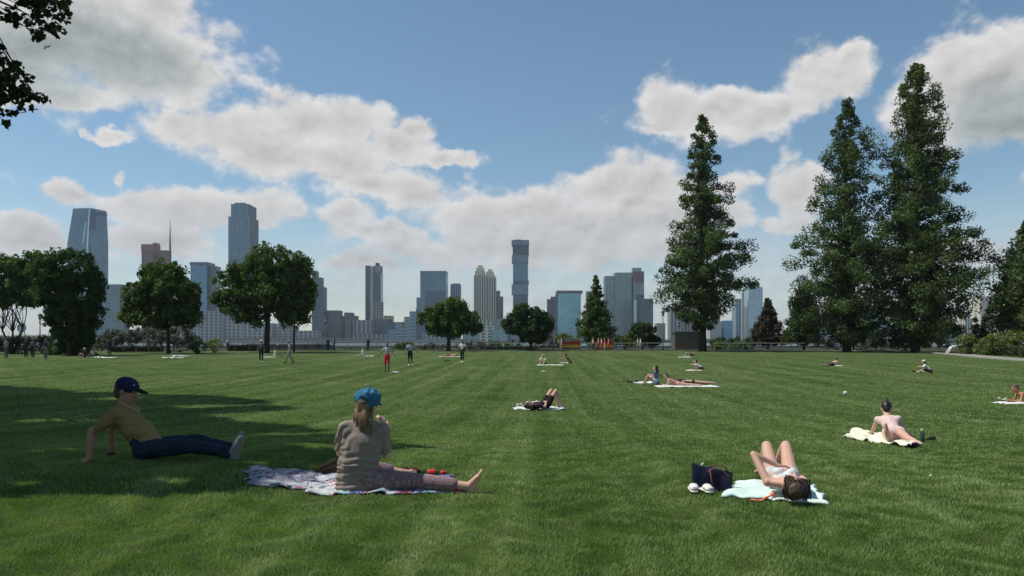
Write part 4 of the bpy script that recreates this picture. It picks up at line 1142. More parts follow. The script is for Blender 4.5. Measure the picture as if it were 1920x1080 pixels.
SKIN_T = mat('skin_tan', (0.36, 0.205, 0.135), .55, .35, var=.06, vscale=6, sss=.1)
SKIN_P = mat('skin_pink', (0.55, 0.33, 0.25), .55, .35, var=.06, vscale=6, sss=.1)
SKIN_D = mat('skin_brown', (0.20, 0.11, 0.07), .55, .35, var=.06, vscale=6)
def cloth(name, col, var=.1): return mat('cloth_' + name, col, .85, .15, var=var, vscale=14, bump=.15, bscale=220)
HAIR = {'brown': mat('hair_brown', (.085, .056, .040), .5, .4, var=.4, vscale=60), 'black': mat('hair_black', (.012, .010, .009), .45, .4, var=.3, vscale=60),
        'fair': mat('hair_fair', (.24, .165, .095), .5, .35, var=.4, vscale=60), 'grey': mat('hair_grey', (.22, .20, .18), .6, .3, var=.3, vscale=60)}

def joints(pelvis, chestdir, front, legs, arms, neckdir=None, face=None, k=1.0, chestfront=None, slouch=0.0):
    """legs: [(knee, ankle, toe)] left then right; arms: [(elbow, wrist, fingertip)]; all in the person's own space"""
    J = {}; up = Vector(chestdir).normalized(); fr = Vector(front); fr = (fr - up * fr.dot(up)).normalized()
    cf = fr if chestfront is None else Vector(chestfront); cf = (cf - up * cf.dot(up)).normalized()
    side_h = fr.cross(up) * 1.0; side_c = cf.cross(up)
    p = Vector(pelvis)
    J['pelvis'] = p; J['waist'] = p + up * .16 * k - fr * slouch * .6; J['chest'] = p + up * .33 * k - fr * slouch; J['neck'] = p + up * .50 * k - fr * slouch * .4
    J['side'] = side_c; J['sideh'] = side_h; J['front'] = cf; J['fronth'] = fr; J['up'] = up
    nd = Vector(neckdir or up).normalized()
    J['head'] = J['neck'] + nd * .162 * k; J['nd'] = nd
    f = Vector(face or cf); J['face'] = (f - nd * f.dot(nd)).normalized()
    J['sh'] = [J['neck'] - up * .06 * k - side_c * .165 * k, J['neck'] - up * .06 * k + side_c * .165 * k]
    J['hip'] = [p - side_h * .085 * k, p + side_h * .085 * k]
    J['legs'] = [tuple(Vector(a) for a in l) for l in legs]; J['arms'] = [tuple(Vector(a) for a in l) for l in arms]
    return J

def add_hand(B, wrist, tip, k=1.0, palm_n=None, curl=.35, spread=1.0, left=True):
    d = (tip - wrist); d = d.normalized() if d.length > 1e-6 else Vector((0, 0, -1))
    n = Vector(palm_n or (0, -1, 0)); n = n - d * n.dot(d)
    n = n.normalized() if n.length > .05 else d.orthogonal().normalized()
    s = d.cross(n) * (1 if left else -1)
    L = .085 * k
    for a in (-.028, -.009, .010, .028):
        B.cap(wrist + s * a * .6 * k, .016 * k, wrist + d * L + s * a * k, .0125 * k)
    for a, l in ((-.030, .060), (-.010, .074), (.010, .080), (.029, .070)):
        p0 = wrist + d * L + s * a * k; d1 = (d + n * curl * .5 + s * a * 4 * spread).normalized(); d2 = (d + n * curl * 1.6).normalized()
        p1 = p0 + d1 * l * .5 * k; p2 = p1 + d2 * l * .5 * k
        B.cap(p0, .0105 * k, p1, .0095 * k); B.cap(p1, .0095 * k, p2, .0075 * k)
    p0 = wrist + d * .02 * k + s * .028 * k; p1 = p0 + (d * .6 + s * .8).normalized() * .042 * k; p2 = p1 + (d + s * .25 + n * .3).normalized() * .032 * k
    B.cap(p0, .015 * k, p1, .012 * k); B.cap(p1, .0115 * k, p2, .0085 * k)
def add_foot(B, knee, ankle, toe, k=1.0, toes=False):
    shin = (ankle - knee).normalized(); td = (toe - ankle)
    sole_dir = td - shin * max(0, td.dot(shin)) * .0
    heel = ankle + shin * .045 * k - td.normalized() * .045 * k
    ball = ankle + td * .72 + shin * .035 * k
    B.cap(ankle, .036 * k, heel, .030 * k); B.cap(heel, .030 * k, ball, .024 * k); B.cap(ankle, .038 * k, ball, .025 * k)
    if toes:
        tn = td.normalized(); s = tn.cross(shin).normalized()
        for i, (a, l, r) in enumerate(((.030, .060, .0125), (.012, .056, .009), (-.004, .052, .0085), (-.019, .046, .008), (-.032, .038, .0075))):
            b0 = ball + s * a * .8 * k; B.cap(b0, r * 1.3 * k, b0 + tn * l * k + s * a * .1, r * k)
        B.cap(ball + s * .022 * k, .022 * k, ball - s * .024 * k, .018 * k)
    else:
        B.cap(ball, .025 * k, toe, .018 * k)
def torso(B, J, k, e=0.0, fem=False, lo=0.0):
    s, f, sh, fh = J['side'], J['front'], J['sideh'], J['fronth']
    w = .90 if fem else 1.0
    B.cap(J['hip'][0], (.094 + (.006 if fem else 0)) * k + e, J['hip'][1], (.094 + (.006 if fem else 0)) * k + e)
    B.cap(J['pelvis'], .115 * k + e, J['waist'], .105 * k * w + e, sh, fh, 1.25, .92, 1.12, .86)
    B.cap(J['waist'], .105 * k * w + e, J['chest'], .122 * k * w + e, s, f, 1.12, .86, 1.25, .84)
    up2 = J['neck'] - J['up'] * .075 * k
    B.cap(J['chest'], .122 * k * w + e, up2, .088 * k * w + e, s, f, 1.25, .84, 1.45, .85)
    B.cap(J['sh'][0] , .052 * k * w + e, J['sh'][1], .052 * k * w + e)
    for i in (0, 1):
        B.cap(J['sh'][i], .054 * k * w + e, J['chest'] + (J['side'] * (.07 * (2 * i - 1)) * k), .07 * k * w + e)
        B.cap(J['sh'][i] * .85 + J['neck'] * .15, .036 * k + e, J['neck'] + J['nd'] * .01, .042 * k + e * .3)
    if fem:
        for i in (-1, 1): B.ell(J['chest'] + f * .085 * k + s * i * .062 * k + J['up'] * .04 * k, .050 * k + e * .7, .042 * k + e * .7, .050 * k + e * .7)
def head_(B, J, k):
    k = k * 1.10
    h, F_, U = J['head'], J['face'], J['nd']; S = F_.cross(U)
    B.cap(J['neck'] - J['up'] * .03 * k, .056 * k, h - U * .05 * k, .052 * k)
    B.ell(h + U * .025 * k - F_ * .008 * k, .074 * k, .094 * k, .092 * k, S, F_, U)
    B.cap(h + F_ * .030 * k - U * .02 * k, .062 * k, h + F_ * .058 * k - U * .088 * k, .026 * k)
    B.cap(h + F_ * .020 * k - U * .05 * k + S * .03 * k, .035 * k, h + F_ * .058 * k - U * .085 * k, .026 * k); B.cap(h + F_ * .020 * k - U * .05 * k - S * .03 * k, .035 * k, h + F_ * .058 * k - U * .085 * k, .026 * k)
    B.cap(h + F_ * .088 * k + U * .012 * k, .010 * k, h + F_ * .108 * k - U * .026 * k, .0135 * k)              # nose
    B.cap(h + F_ * .078 * k + U * .03 * k + S * .035 * k, .014 * k, h + F_ * .078 * k + U * .03 * k - S * .035 * k, .014 * k)  # brow
    B.cap(h + F_ * .084 * k - U * .056 * k + S * .018 * k, .0085 * k, h + F_ * .084 * k - U * .056 * k - S * .018 * k, .0085 * k)  # lips
    for i in (-1, 1): B.ell(h + S * i * .078 * k - F_ * .005 * k + U * .0, .009 * k, .019 * k, .030 * k, S, F_, U)
def arm_(B, J, i, k, e=0.0, frac=1.0, fem=False):
    w = .88 if fem else 1.0
    s0 = J['sh'][i]; el_, wr = J['arms'][i][0], J['arms'][i][1]
    if frac <= 1.0:
        q = s0.lerp(el_, frac); B.cap(s0, .050 * k * w + e, q, (.050 - .012 * frac) * k * w + e)
    else:
        B.cap(s0, .050 * k * w + e, el_, .038 * k * w + e); q = el_.lerp(wr, frac - 1); B.cap(el_, .039 * k * w + e, q, .03 * k * w + e)
def leg_(B, J, i, k, e=0.0, frac=1.0, fem=False):
    hp = J['hip'][i]; kn, an = J['legs'][i][0], J['legs'][i][1]
    a, b_ = .086, .054
    if frac <= 1:
        q = hp.lerp(kn, frac); B.cap(hp, a * k + e, q, (a + (b_ - a) * frac) * k + e)
    else:
        B.cap(hp, a * k + e, kn, b_ * k + e); q = kn.lerp(an, frac - 1); B.cap(kn, b_ * k + e, kn.lerp(an, min(.3, frac - 1)), .053 * k + e)
        if frac > 1.3: B.cap(kn.lerp(an, .3), .053 * k + e, q, (.053 - .018 * (frac - 1.3) / .7) * k + e)
def add_hair(t_, J, k, col, style='short', voxel=.02):
    h, F_, U = J['head'], J['face'], J['nd']; S = F_.cross(U); k = k * 1.10
    B = Body(ICO1 if voxel > .015 else ICO2)
    B.ell(h + U * .042 * k - F_ * .020 * k, .083 * k, .098 * k, .088 * k, S, F_, U)
    B.cap(h - F_ * .05 * k + U * .02 * k, .07 * k, h - F_ * .055 * k - U * .04 * k, .052 * k)
    if style == 'bun': B.ell(h + U * .135 * k - F_ * .04 * k, .042 * k, .042 * k, .038 * k)
    if style == 'long':
        for i in (-1, 0, 1): B.cap(h - F_ * .045 * k + S * i * .045 * k, .05 * k, J['neck'] - J['front'] * .09 * k + S * i * .05 * k - U * .05 * k, .03 * k)
    if style == 'tail': B.cap(h - F_ * .09 * k + U * .02 * k, .03 * k, h - F_ * .11 * k - U * .16 * k, .02 * k)
    return B.build('hair', HAIR[col], t_, voxel, 2)

def person(label, loc, rz, J, skin=SKIN, wear=(), hair='brown', hstyle='short', k=1.0, voxel=.022, group=None, fem=False, fingers=True, toes=False, shoes=None, name='person', palm=((0, 0, -1), (0, 0, -1)), curl=.35, body_disp=None, shirt_disp=None, shirt_extra=None):
    t_ = thing(name, label, 'person', loc, rz, group)
    B = Body(ICO2 if voxel < .016 else ICO1)
    torso(B, J, k, 0, fem); head_(B, J, k)
    for i in (0, 1):
        arm_(B, J, i, k, 0, 2.0, fem); add_hand(B, J['arms'][i][1], J['arms'][i][2], k, palm[i], curl, 1.0, i == 0)
        leg_(B, J, i, k, 0, 2.0, fem); kn, an, to = J['legs'][i]; add_foot(B, kn, an, to, k, toes and not shoes)
    B.build('body', skin, t_, voxel, 2 if voxel < .015 else 1, body_disp)
    h, F_, U = J['head'], J['face'], J['nd']; S = F_.cross(U)
    if voxel < .013:
        for i in (-1, 1):
            b = Body(ICO1); b.ell(h + F_ * .081 * k + S * i * .030 * k + U * .010 * k, .013, .009, .008, S, F_, U); b.build('eye', mat('eye_dark', (.03, .02, .015), .2, .5), t_, .003, 1)
    ico = ICO2 if voxel < .016 else ICO1
    for wspec in wear:
        kind, m = wspec[0], wspec[1]; ln = wspec[2] if len(wspec) > 2 else None
        B = Body(ico)
        if kind == 'shirt':
            torso(B, J, k, .016 * k, fem)
            for i in (0, 1): arm_(B, J, i, k, .017 * k, ln if ln is not None else .55, fem)
            if shirt_extra: shirt_extra(B)
            B.build('shirt', m, t_, min(voxel, .018) if voxel > .013 else .011, 2, shirt_disp)
        elif kind in ('shorts', 'trousers'):
            B.cap(J['hip'][0], .112 * k, J['hip'][1], .112 * k)
            B.cap(J['pelvis'], .130 * k, J['pelvis'].lerp(J['waist'], .75), .121 * k, J['sideh'], J['fronth'], 1.22, .92)
            for i in (0, 1): leg_(B, J, i, k, .020 * k, ln or (.6 if kind == 'shorts' else 1.85), fem)
            B.build(kind, m, t_, min(voxel, .02) if voxel > .013 else .012, 2, shirt_disp if voxel < .013 else None)
        elif kind == 'bikini_top':
            c = J['chest'] + J['up'] * .035 * k
            B.cap(c - J['up'] * .015 * k, .125 * k * .9 + .004, c + J['up'] * .01 * k, .123 * k * .9 + .004, J['side'], J['front'], 1.25, .84)
            for i in (-1, 1): B.ell(J['chest'] + J['front'] * .085 * k + J['side'] * i * .062 * k + J['up'] * .04 * k, .054 * k, .049 * k, .050 * k)
            B.build('bikini_top', m, t_, min(voxel, .014), 1)
        elif kind == 'bikini_bottom':
            B.cap(J['hip'][0], .102 * k, J['hip'][1], .102 * k); B.cap(J['pelvis'], .122 * k, J['pelvis'] + J['up'] * .03 * k, .119 * k, J['sideh'], J['fronth'], 1.25, .92)
            B.build('bikini_bottom', m, t_, min(voxel, .014), 1)
        elif kind == 'swimsuit':
            torso(B, J, k, .007, fem); B.build('swimsuit', m, t_, min(voxel, .014), 1)
        elif kind == 'hat':
            B.ell(h + U * .07 * k - F_ * .005, .092 * k, .108 * k, .075 * k, S, F_, U); B.ell(h + U * .055 * k, .15 * k, .16 * k, .014 * k, S, F_, U); B.build('hat', m, t_, .012, 1)
        elif kind == 'cap':
            B.ell(h + U * .066 * k - F_ * .008, .088 * k, .104 * k, .070 * k, S, F_, U); B.cap(h + U * .055 * k + F_ * .09 * k, .03, h + U * .045 * k + F_ * .15 * k, .026, S, F_, 1.7, .6); B.build('cap', m, t_, .012, 1)
    if shoes:
        for i in (0, 1):
            kn, an, to = J['legs'][i]; B = Body(ico); shin = (an - kn).normalized(); td = (to - an).normalized()
            B.cap(an - shin * .02 * k, .046 * k, an + shin * .045 * k - td * .05 * k, .040 * k); B.cap(an + shin * .045 * k - td * .05 * k, .040 * k, to + shin * .012, .032 * k); B.cap(an, .047 * k, to + shin * .012, .032 * k)
            B.build('shoe', shoes, t_, .014 if voxel > .013 else .009, 1)
    if hair: add_hair(t_, J, k, hair, hstyle, voxel)
    return t_

# ---- poses in the person's own space (x right, y forward, z up, metres)
def pose_stand(k=1.0, step=0.0, arm_l=(-.24, 0, 0), arm_r=(.24, 0, 0), lean=(0, 0, 1), bendarm=0.0):
    L = [((-.10, .04 + step * .35, .50), (-.10, .02 + step * .75, .085 + max(0, -step) * .15), (-.12, .19 + step * .75, .035 + max(0, -step) * .1)),
         ((.10, .04 - step * .2, .50), (.10, -.02 - step * .75, .085 + max(0, step) * .15), (.12, .15 - step * .75, .035 + max(0, step) * .06))]
    A = [((-.24 + arm_l[1], .0, 1.12), (-.27 + arm_l[1] * 2, .12 + bendarm, .90 + arm_l[2]), (-.27 + arm_l[1] * 2, .16 + bendarm, .80 + arm_l[2])),
         ((.24 + arm_r[1], .0, 1.12), (.27 + arm_r[1] * 2, .12 + bendarm, .90 + arm_r[2]), (.27 + arm_r[1] * 2, .16 + bendarm, .80 + arm_r[2]))]
    return joints((0, 0, .93), lean, (0, 1, 0), L, A)
def pose_sit(knee_z=.12, knee_y=.42, foot_y=.82, lean=(0, -.1, 1), prop=True, spread=.13, twist=0):
    fz = .09
    L = [((-spread, knee_y, knee_z), (-spread, foot_y, fz), (-spread * 1.1, foot_y + .1, .20 if knee_z < .2 else .05)), ((spread, knee_y, knee_z), (spread, foot_y, fz), (spread * 1.1, foot_y + .1, .20 if knee_z < .2 else .05))]
    ln = Vector(lean).normalized(); sh = Vector((0, 0, .12)) + ln * .44
    if prop: A = [((-.27, sh.y - .12, .32), (-.30, sh.y - .2, .06), (-.32, sh.y - .28, .03)), ((.27, sh.y - .12, .32), (.30, sh.y - .2, .06), (.32, sh.y - .28, .03))]
    else: A = [((-.24, sh.y + .10, .36), (-.10, sh.y + .32, .38), (-.04, sh.y + .40, .38)), ((.24, sh.y + .10, .36), (.10, sh.y + .32, .38), (.04, sh.y + .40, .38))]
    return joints((0, 0, .12), lean, (0, 1, .0), L, A, neckdir=(0, .05, 1))
def pose_supine(knees_up=True, kz=.46):
    if knees_up: L = [((-.12, .36, kz), (-.12, .62, .07), (-.12, .76, .04)), ((.10, .34, kz), (.10, .58, .07), (.10, .72, .04))]
    else: L = [((-.12, .44, .09), (-.14, .86, .07), (-.17, .92, .20)), ((.12, .44, .09), (.14, .86, .07), (.17, .92, .20))]
    A = [((-.27, -.26, .08), (-.30, -.02, .07), (-.30, .07, .06)), ((.27, -.26, .08), (.14, -.10, .20), (.05, -.06, .22))]
    return joints((0, 0, .11), (0, -1, .02), (0, .02, 1), L, A, neckdir=(0, -1, .15), face=(0, .1, 1))
def pose_prone(prop=True, bendleg=0.0):
    L = [((-.11, -.44, .07), (-.12, -.86 + bendleg * .4, .06 + bendleg * .4), (-.13, -.98 + bendleg * .3, .04 + bendleg * .5)), ((.11, -.44, .07), (.13, -.86, .06), (.14, -.98, .04))]
    if prop:
        A = [((-.22, .46, .08), (-.12, .68, .06), (-.08, .76, .05)), ((.22, .46, .08), (.12, .68, .06), (.08, .76, .05))]
        return joints((0, 0, .11), (0, 1, .42), (0, .4, -1), L, A, neckdir=(0, .5, 1), face=(0, 1, -.2))
    A = [((-.28, .50, .07), (-.12, .66, .06), (-.04, .70, .05)), ((.28, .50, .07), (.12, .66, .06), (.04, .70, .05))]
    return joints((0, 0, .11), (0, 1, .03), (0, .03, -1), L, A, neckdir=(0, 1, .15), face=(.2, .2, -1))
def pose_bend():
    L = [((-.10, -.38, .50), (-.10, -.72, .10), (-.12, -.60, .035)), ((.10, -.34, .48), (.10, -.62, .10), (.12, -.50, .035))]
    A = [((-.2, .62, .66), (-.17, .78, .46), (-.17, .84, .40)), ((.2, .62, .66), (.17, .78, .46), (.17, .84, .40))]
    return joints((0, -.05, .84), (0, 1, .30), (0, .3, -1), L, A, neckdir=(0, 1, 0), face=(0, .2, -1))

# ---- cloths on the grass
def cloth_on_grass(name, label, cat, poly, m, seed=0, amp=.035, lift=.045, n=46, group=None, fold=6.0, rag=.02):
    """poly: 4 world XY corners (a quad), crumpled"""
    a, b_, c, d = [Vector(p) for p in poly]
    org = (a + b_ + c + d) / 4; oz = float(gz(org.x, org.y))
    V = []
    for j in range(n + 1):
        for i in range(n + 1):
            u, v = i / n, j / n
            p = (a.lerp(b_, u)).lerp(d.lerp(c, u), v)
            e = min(u, 1 - u, v, 1 - v)
            ns = mnoise.noise(Vector((p.x * fold, p.y * fold * 1.3, seed))); n2 = mnoise.noise(Vector((p.x * fold * 2.7, p.y * fold * 2.7, seed + 5)))
            q = Vector((p.x, p.y))
            if e < .1:
                w_ = (1 - e / .1) * rag
                q += Vector((mnoise.noise(Vector((p.x * 9, p.y * 9, seed + 9))), mnoise.noise(Vector((p.x * 9, p.y * 9, seed + 19))))) * w_ * 2.5
            z = float(gz(q.x, q.y)) + lift + amp * (max(0, ns) ** 1.0 * 1.8 + n2 * .35) - (lift * .55 if e == 0 else 0)
            V.append((q.x - org.x, q.y - org.y, z - oz))
    i = np.arange((n + 1) ** 2).reshape(n + 1, n + 1)
    Fc = np.stack([i[:-1, :-1], i[:-1, 1:], i[1:, 1:], i[1:, :-1]], -1).reshape(-1, 4)
    me = np_mesh(name, V, Fc, 4, True)
    uv = me.uv_layers.new(name='uv'); li = np.empty(len(me.loops), int); me.loops.foreach_get('vertex_index', li)
    uvs = np.stack([(li % (n + 1)) / n, (li // (n + 1)) / n], -1); uv.data.foreach_set('uv', uvs.ravel().astype(np.float32))
    o = link(name, me, m, None, (org.x, org.y, oz))
    md = o.modifiers.new('t', 'SOLIDIFY'); md.thickness = .008
    tag(o, label, cat, group); EXCL.append([(p[0], p[1]) for p in poly])
    return o
EXCL = []
def gxy(x, y): g_ = G(x, y); return (g_.x, g_.y)
def pattern_mat(name, base, cols, scale=(5, 5), sharp=.02):
    m = bpy.data.materials.new(name); m.use_nodes = True; t = NT(m.node_tree); t.n.clear()
    uv = t.node('ShaderNodeUVMap'); uvv = uv.outputs[0]
    out = t.node('ShaderNodeOutputMaterial'); bs = t.node('ShaderNodeBsdfPrincipled'); bs.inputs['Roughness'].default_value = .85; bs.inputs['Specular IOR Level'].default_value = .15
    c = base
    for i, (cc, kind, f0, th) in enumerate(cols):
        if kind == 'blot': f = t.mapr(t.noise(t.v('MULTIPLY', uvv, (scale[0], scale[1], 1)), f0, 2, .5, dist=.6), th, th + .02)
        elif kind == 'line': f = t.mapr(t.m('ABSOLUTE', t.m('SINE', t.m('MULTIPLY', t.noise(t.v('ADD', t.v('MULTIPLY', uvv, (scale[0], scale[1], 1)), (i * 3.1, i, 0)), f0, 1, .3), 40))), th, 1.0)
        else:
            sx = t.node('ShaderNodeSeparateXYZ'); t.l.new(uvv, sx.inputs[0])
            f = t.mapr(t.m('SINE', t.m('MULTIPLY', sx.outputs[1 if kind == 'stripe' else 0], f0)), th, th + .06)
        c = t.mix(f, c, cc)
    fine = t.noise(uvv, 160, 3, .6); c = t.v('SCALE', c, scale=t.m('MULTIPLY_ADD', fine, .3, .85))
    t.l.new(c, bs.inputs['Base Color'])
    b = t.node('ShaderNodeBump'); b.inputs['Strength'].default_value = .3; b.inputs['Distance'].default_value = .004; t.l.new(fine, b.inputs['Height']); t.l.new(b.outputs[0], bs.inputs['Normal'])
    t.l.new(bs.outputs[0], out.inputs[0]); return m

# ================= the seated man in the shade
def fold_disp(freq, amp, axis=2, lo=-1, hi=99, seed=0, nf=9.0, namp=.006):
    def f(co, nn):
        out = co.copy()
        for i in range(len(co)):
            p = co[i]; w_ = 1.0
            if p[axis] > lo: w_ = max(0, 1 - (p[axis] - lo) / max(1e-3, hi - lo))
            ns = mnoise.noise(Vector((p[0] * nf * .45, p[1] * nf * .45, p[2] * nf + seed)))
            ph = p[axis] * freq + 2.6 * mnoise.noise(Vector((p[0] * 4 + seed, p[1] * 4, p[2] * 3)))
            s = math.sin(ph); s = (abs(s) ** .6) * (1 if s > 0 else -1)
            out[i] = p + nn[i] * (amp * w_ * s + namp * ns)
        return out
    return f
mp = G(278, 862)
k = 1.1
J = joints((0, 0, .125), (-.52, 0, .86), (.86, 0, .52),
           [((.50, .13, .19), (.90, .14, .10), (.97, .15, .27)), ((.52, -.10, .17), (.98, -.10, .09), (1.06, -.12, .26))],
           [((-.54, .24, .34), (-.56, .30, .06), (-.60, .36, .02)), ((-.52, -.20, .33), (-.53, -.22, .06), (-.56, -.27, .02))],
           neckdir=(.30, 0, .95), face=(1, 0, -.05), k=k, slouch=.03)
def man_belly(B):
    B.ell(J['waist'] + J['front'] * .055 - J['up'] * .01, .165, .135, .20, J['side'], J['front'], J['up'])
    B.ell(J['pelvis'] + J['front'] * .03 + J['up'] * .04, .175, .150, .14, J['side'], J['front'], J['up'])
    for i_ in (0, 1): B.cap(J['sh'][i_].lerp(J['arms'][i_][0], .1), .075, J['sh'][i_].lerp(J['arms'][i_][0], .66), .072)
def man_folds(co, nn):
    out = co.copy(); up_ = J['up']
    for i in range(len(co)):
        p = Vector(co[i]); t_a = p.dot(up_); q_ = p.dot(J['front'])
        s_ = mnoise.noise(Vector((t_a * 26 + q_ * 10, p.y * 4, q_ * 5))) + .5 * mnoise.noise(Vector((t_a * 48, p.y * 9 + 3, q_ * 12)))
        out[i] = co[i] + nn[i] * .013 * s_
    return out
man = person('man in yellow t-shirt and navy cap leaning back on his hands in the shade', mp, 0, J, SKIN_T,
    [('shirt', cloth('mustard', (.26, .185, .078)), .62), ('trousers', cloth('denim', (.020, .030, .052), .5), 1.88)], 'brown', 'short', k, .0085,
    toes=False, shoes=mat('shoe_pale', (.20, .225, .21), .7, .2), shirt_disp=man_folds, shirt_extra=man_belly, palm=((0, 0, -1), (0, 0, -1)), curl=.1)
# belly roundness, waist hem of the shirt
h, F_, U = J['head'], J['face'], J['nd']; S = F_.cross(U)
B = Body(); B.ell(h + U * .060 * k - F_ * .010, .104 * k, .122 * k, .092 * k, S, F_, U); B.cap(h + U * .03 * k - F_ * .06, .055 * k, h + U * .08 * k + F_ * .02, .06 * k)
cp = B.build('cap', cloth('navy', (.022, .020, .070)), man, .008, 2)
B = Body(); 
for s in (-.045, 0, .045): B.cap(h + U * .052 * k + F_ * .085 * k + S * s, .016, h + U * .040 * k + F_ * (.205 - abs(s) * .5) * k + S * s * 1.1, .010)
B.build('brim', cloth('brim_dark', (.010, .016, .020)), cp, .006, 2)
B = Body(); B.ell(h + U * .098 * k + F_ * .085 * k - S * .0, .036, .010, .013, S, F_, U); B.ell(h + U * .092 * k + F_ * .070 * k + S * .05, .016, .016, .012, S, F_, U); B.build('badge', mat('badge_white', (.6, .6, .58), .8, .1), cp, .004, 1)
mb = MB()       # bead necklace hanging on the chest
na, nb_ = J['neck'] + J['side'] * .06 + J['front'] * .03, J['neck'] - J['side'] * .06 + J['front'] * .03
mb.tube([na, J['chest'] + J['side'] * .045 + J['front'] * .135 + J['up'] * .10, J['chest'] + J['front'] * .150 + J['up'] * .015, J['chest'] - J['side'] * .045 + J['front'] * .135 + J['up'] * .10, nb_], .007, 6)
mb.build('necklace', mat('bead_pale', (.42, .38, .28), .5, .3), man, True)
for i in (0, 1):   # pale cuffs and socks
    kn, an, to = J['legs'][i]; B = Body(); B.cap(an - (an - kn).normalized() * .05, .043, an + (an - kn).normalized() * .01, .041); B.build('sock', mat('sock_white', (.5, .5, .5), .9, .1), man, .008, 1)

# ================= the seated woman from behind
wp = Vector((-1.47, 7.2, 0)); wp.z = float(gz(wp.x, wp.y))
k = 1.08
J = joints((0, .02, .125), (.075, .06, .99), (.25, 1, .0),
           [((-.10, .52, .17), (.30, .62, .08), (.40, .68, .07)), ((.54, .00, .105), (1.06, -.05, .065), (1.13, -.06, .20))],
           [((-.235, .20, .34), (-.10, .42, .40), (-.02, .46, .42)), ((.235, .10, .34), (.215, .20, .58), (.185, .215, .67))],
           neckdir=(.14, .10, 1), face=(.45, 1, -.1), k=k, chestfront=(-.05, 1, 0), slouch=.02)
TAUPE = cloth('taupe', (.250, .207, .180), .08)
def shirt_folds(co, nn):
    out = co.copy()
    for i in range(len(co)):
        p = co[i]
        low = max(0.0, min(1.0, (.42 - p[2]) / .16)); hi_ = 1 - low
        s = mnoise.noise(Vector((p[0] * 4.5, p[1] * 3.0, p[2] * 30 + 5 * abs(p[0])))) + .5 * mnoise.noise(Vector((p[0] * 9 + 7, p[1] * 4.0, p[2] * 48)))
        fold = .020 * low * s
        dg_ = mnoise.noise(Vector((p[0] * 7 + p[2] * 9, p[1] * 5, p[2] * 5)))
        side_ = min(1, abs(p[0]) / .18)
        ph2 = (p[2] * 60 - (p[0]) * 55) + 4 * dg_
        fold += .0055 * hi_ * side_ * math.sin(ph2) + .007 * dg_
        out[i] = p + nn[i] * fold
    return out
woman = person('woman in taupe shirt and blue cap seated on a patterned blanket, seen from behind', wp, 0, J, SKIN_P,
    [('trousers', pattern_mat('cloth_patterned_trousers', (.25, .165, .18), [((.15, .10, .12), 'line', 6.0, .6), ((.34, .25, .26), 'blot', 9.0, .60)]), 1.70)],
    'fair', 'short', k, .0085, toes=True, fem=True, palm=((1, 0, 0), (-.6, .3, 0)), curl=.8)
# patterned trousers need generated coordinates instead of uv
tm = bpy.data.materials['cloth_patterned_trousers']
for nd in list(tm.node_tree.nodes):
    if nd.type == 'UVMAP':
        tcn = tm.node_tree.nodes.new('ShaderNodeTexCoord')
        for l in list(tm.node_tree.links):
            if l.from_node == nd: tm.node_tree.links.new(tcn.outputs['Object'], l.to_socket)
B = Body(); torso(B, J, k, .020, False)
B.cap(J['pelvis'] - V3(0.02, .0, .055), .155, J['waist'] - V3(.02, 0, 0), .150, J['side'], J['front'], 1.42, .95, 1.36, .95); B.cap(J['waist'] - V3(.02, 0, 0), .150, J['chest'], .140, J['side'], J['front'], 1.36, .95, 1.42, .92)
for i in (0, 1): arm_(B, J, i, k, .024, .72, False)
B.build('shirt', TAUPE, woman, .0085, 2, shirt_folds)
h, F_, U = J['head'], J['face'], J['nd']; S = F_.cross(U)
BLUE = mat('cloth_blue_cap', (.035, .135, .235), .85, .15, var=.75, vscale=22, bump=.2, bscale=160)
B = Body(); B.ell(h + U * .060 * k - F_ * .008, .122 * k, .132 * k, .098 * k, S, F_, U)
def cap_folds(co, nn):
    out = co.copy()
    for i in range(len(co)):
        p = co[i]; out[i] = p + nn[i] * .006 * math.sin(60 * p[0] + 30 * p[2] + 5 * mnoise.noise(Vector(p) * 9))
    return out
cp = B.build('cap', BLUE, woman, .008, 1, cap_folds)
B = Body()
for s in (-.04, 0, .04): B.cap(h + U * .03 * k + F_ * .09 * k + S * s, .016, h + U * .012 * k + F_ * (.185 - abs(s) * .5) * k + S * s * 1.1, .009)
B.build('brim', BLUE, cp, .007, 1)
B = Body(); B.cap(h + U * .02 * k - F_ * .108 * k - S * .055, .011, h + U * .012 * k - F_ * .112 * k + S * .055, .011); B.build('strap', mat('strap_black', (.012, .012, .014), .6, .2), cp, .005, 1)
# thin strands of long hair over the back and shoulders
mb = MB()
random.seed(77)
for i in range(60):
    a = random.uniform(-1, 1); p0 = h - F_ * (.085 + .02 * random.random()) * k + S * a * .075 + U * random.uniform(-.03, .01)
    if abs(a) > .6: p0 = h + S * a * .095 - F_ * .03 - U * .02
    ln = random.uniform(.16, .30); p2 = J['neck'] + S * a * (.11 + .02 * random.random()) - J['front'] * (.085 + .02 * random.random()) - U * (ln - .17)
    mid = p0.lerp(p2, .5) - J['front'] * .012 + S * random.uniform(-.015, .015)
    mb.tube([p0, mid, p2], [.006, .006, .0022], 4)
mb.build('hair_strands', HAIR['fair'], woman, True)
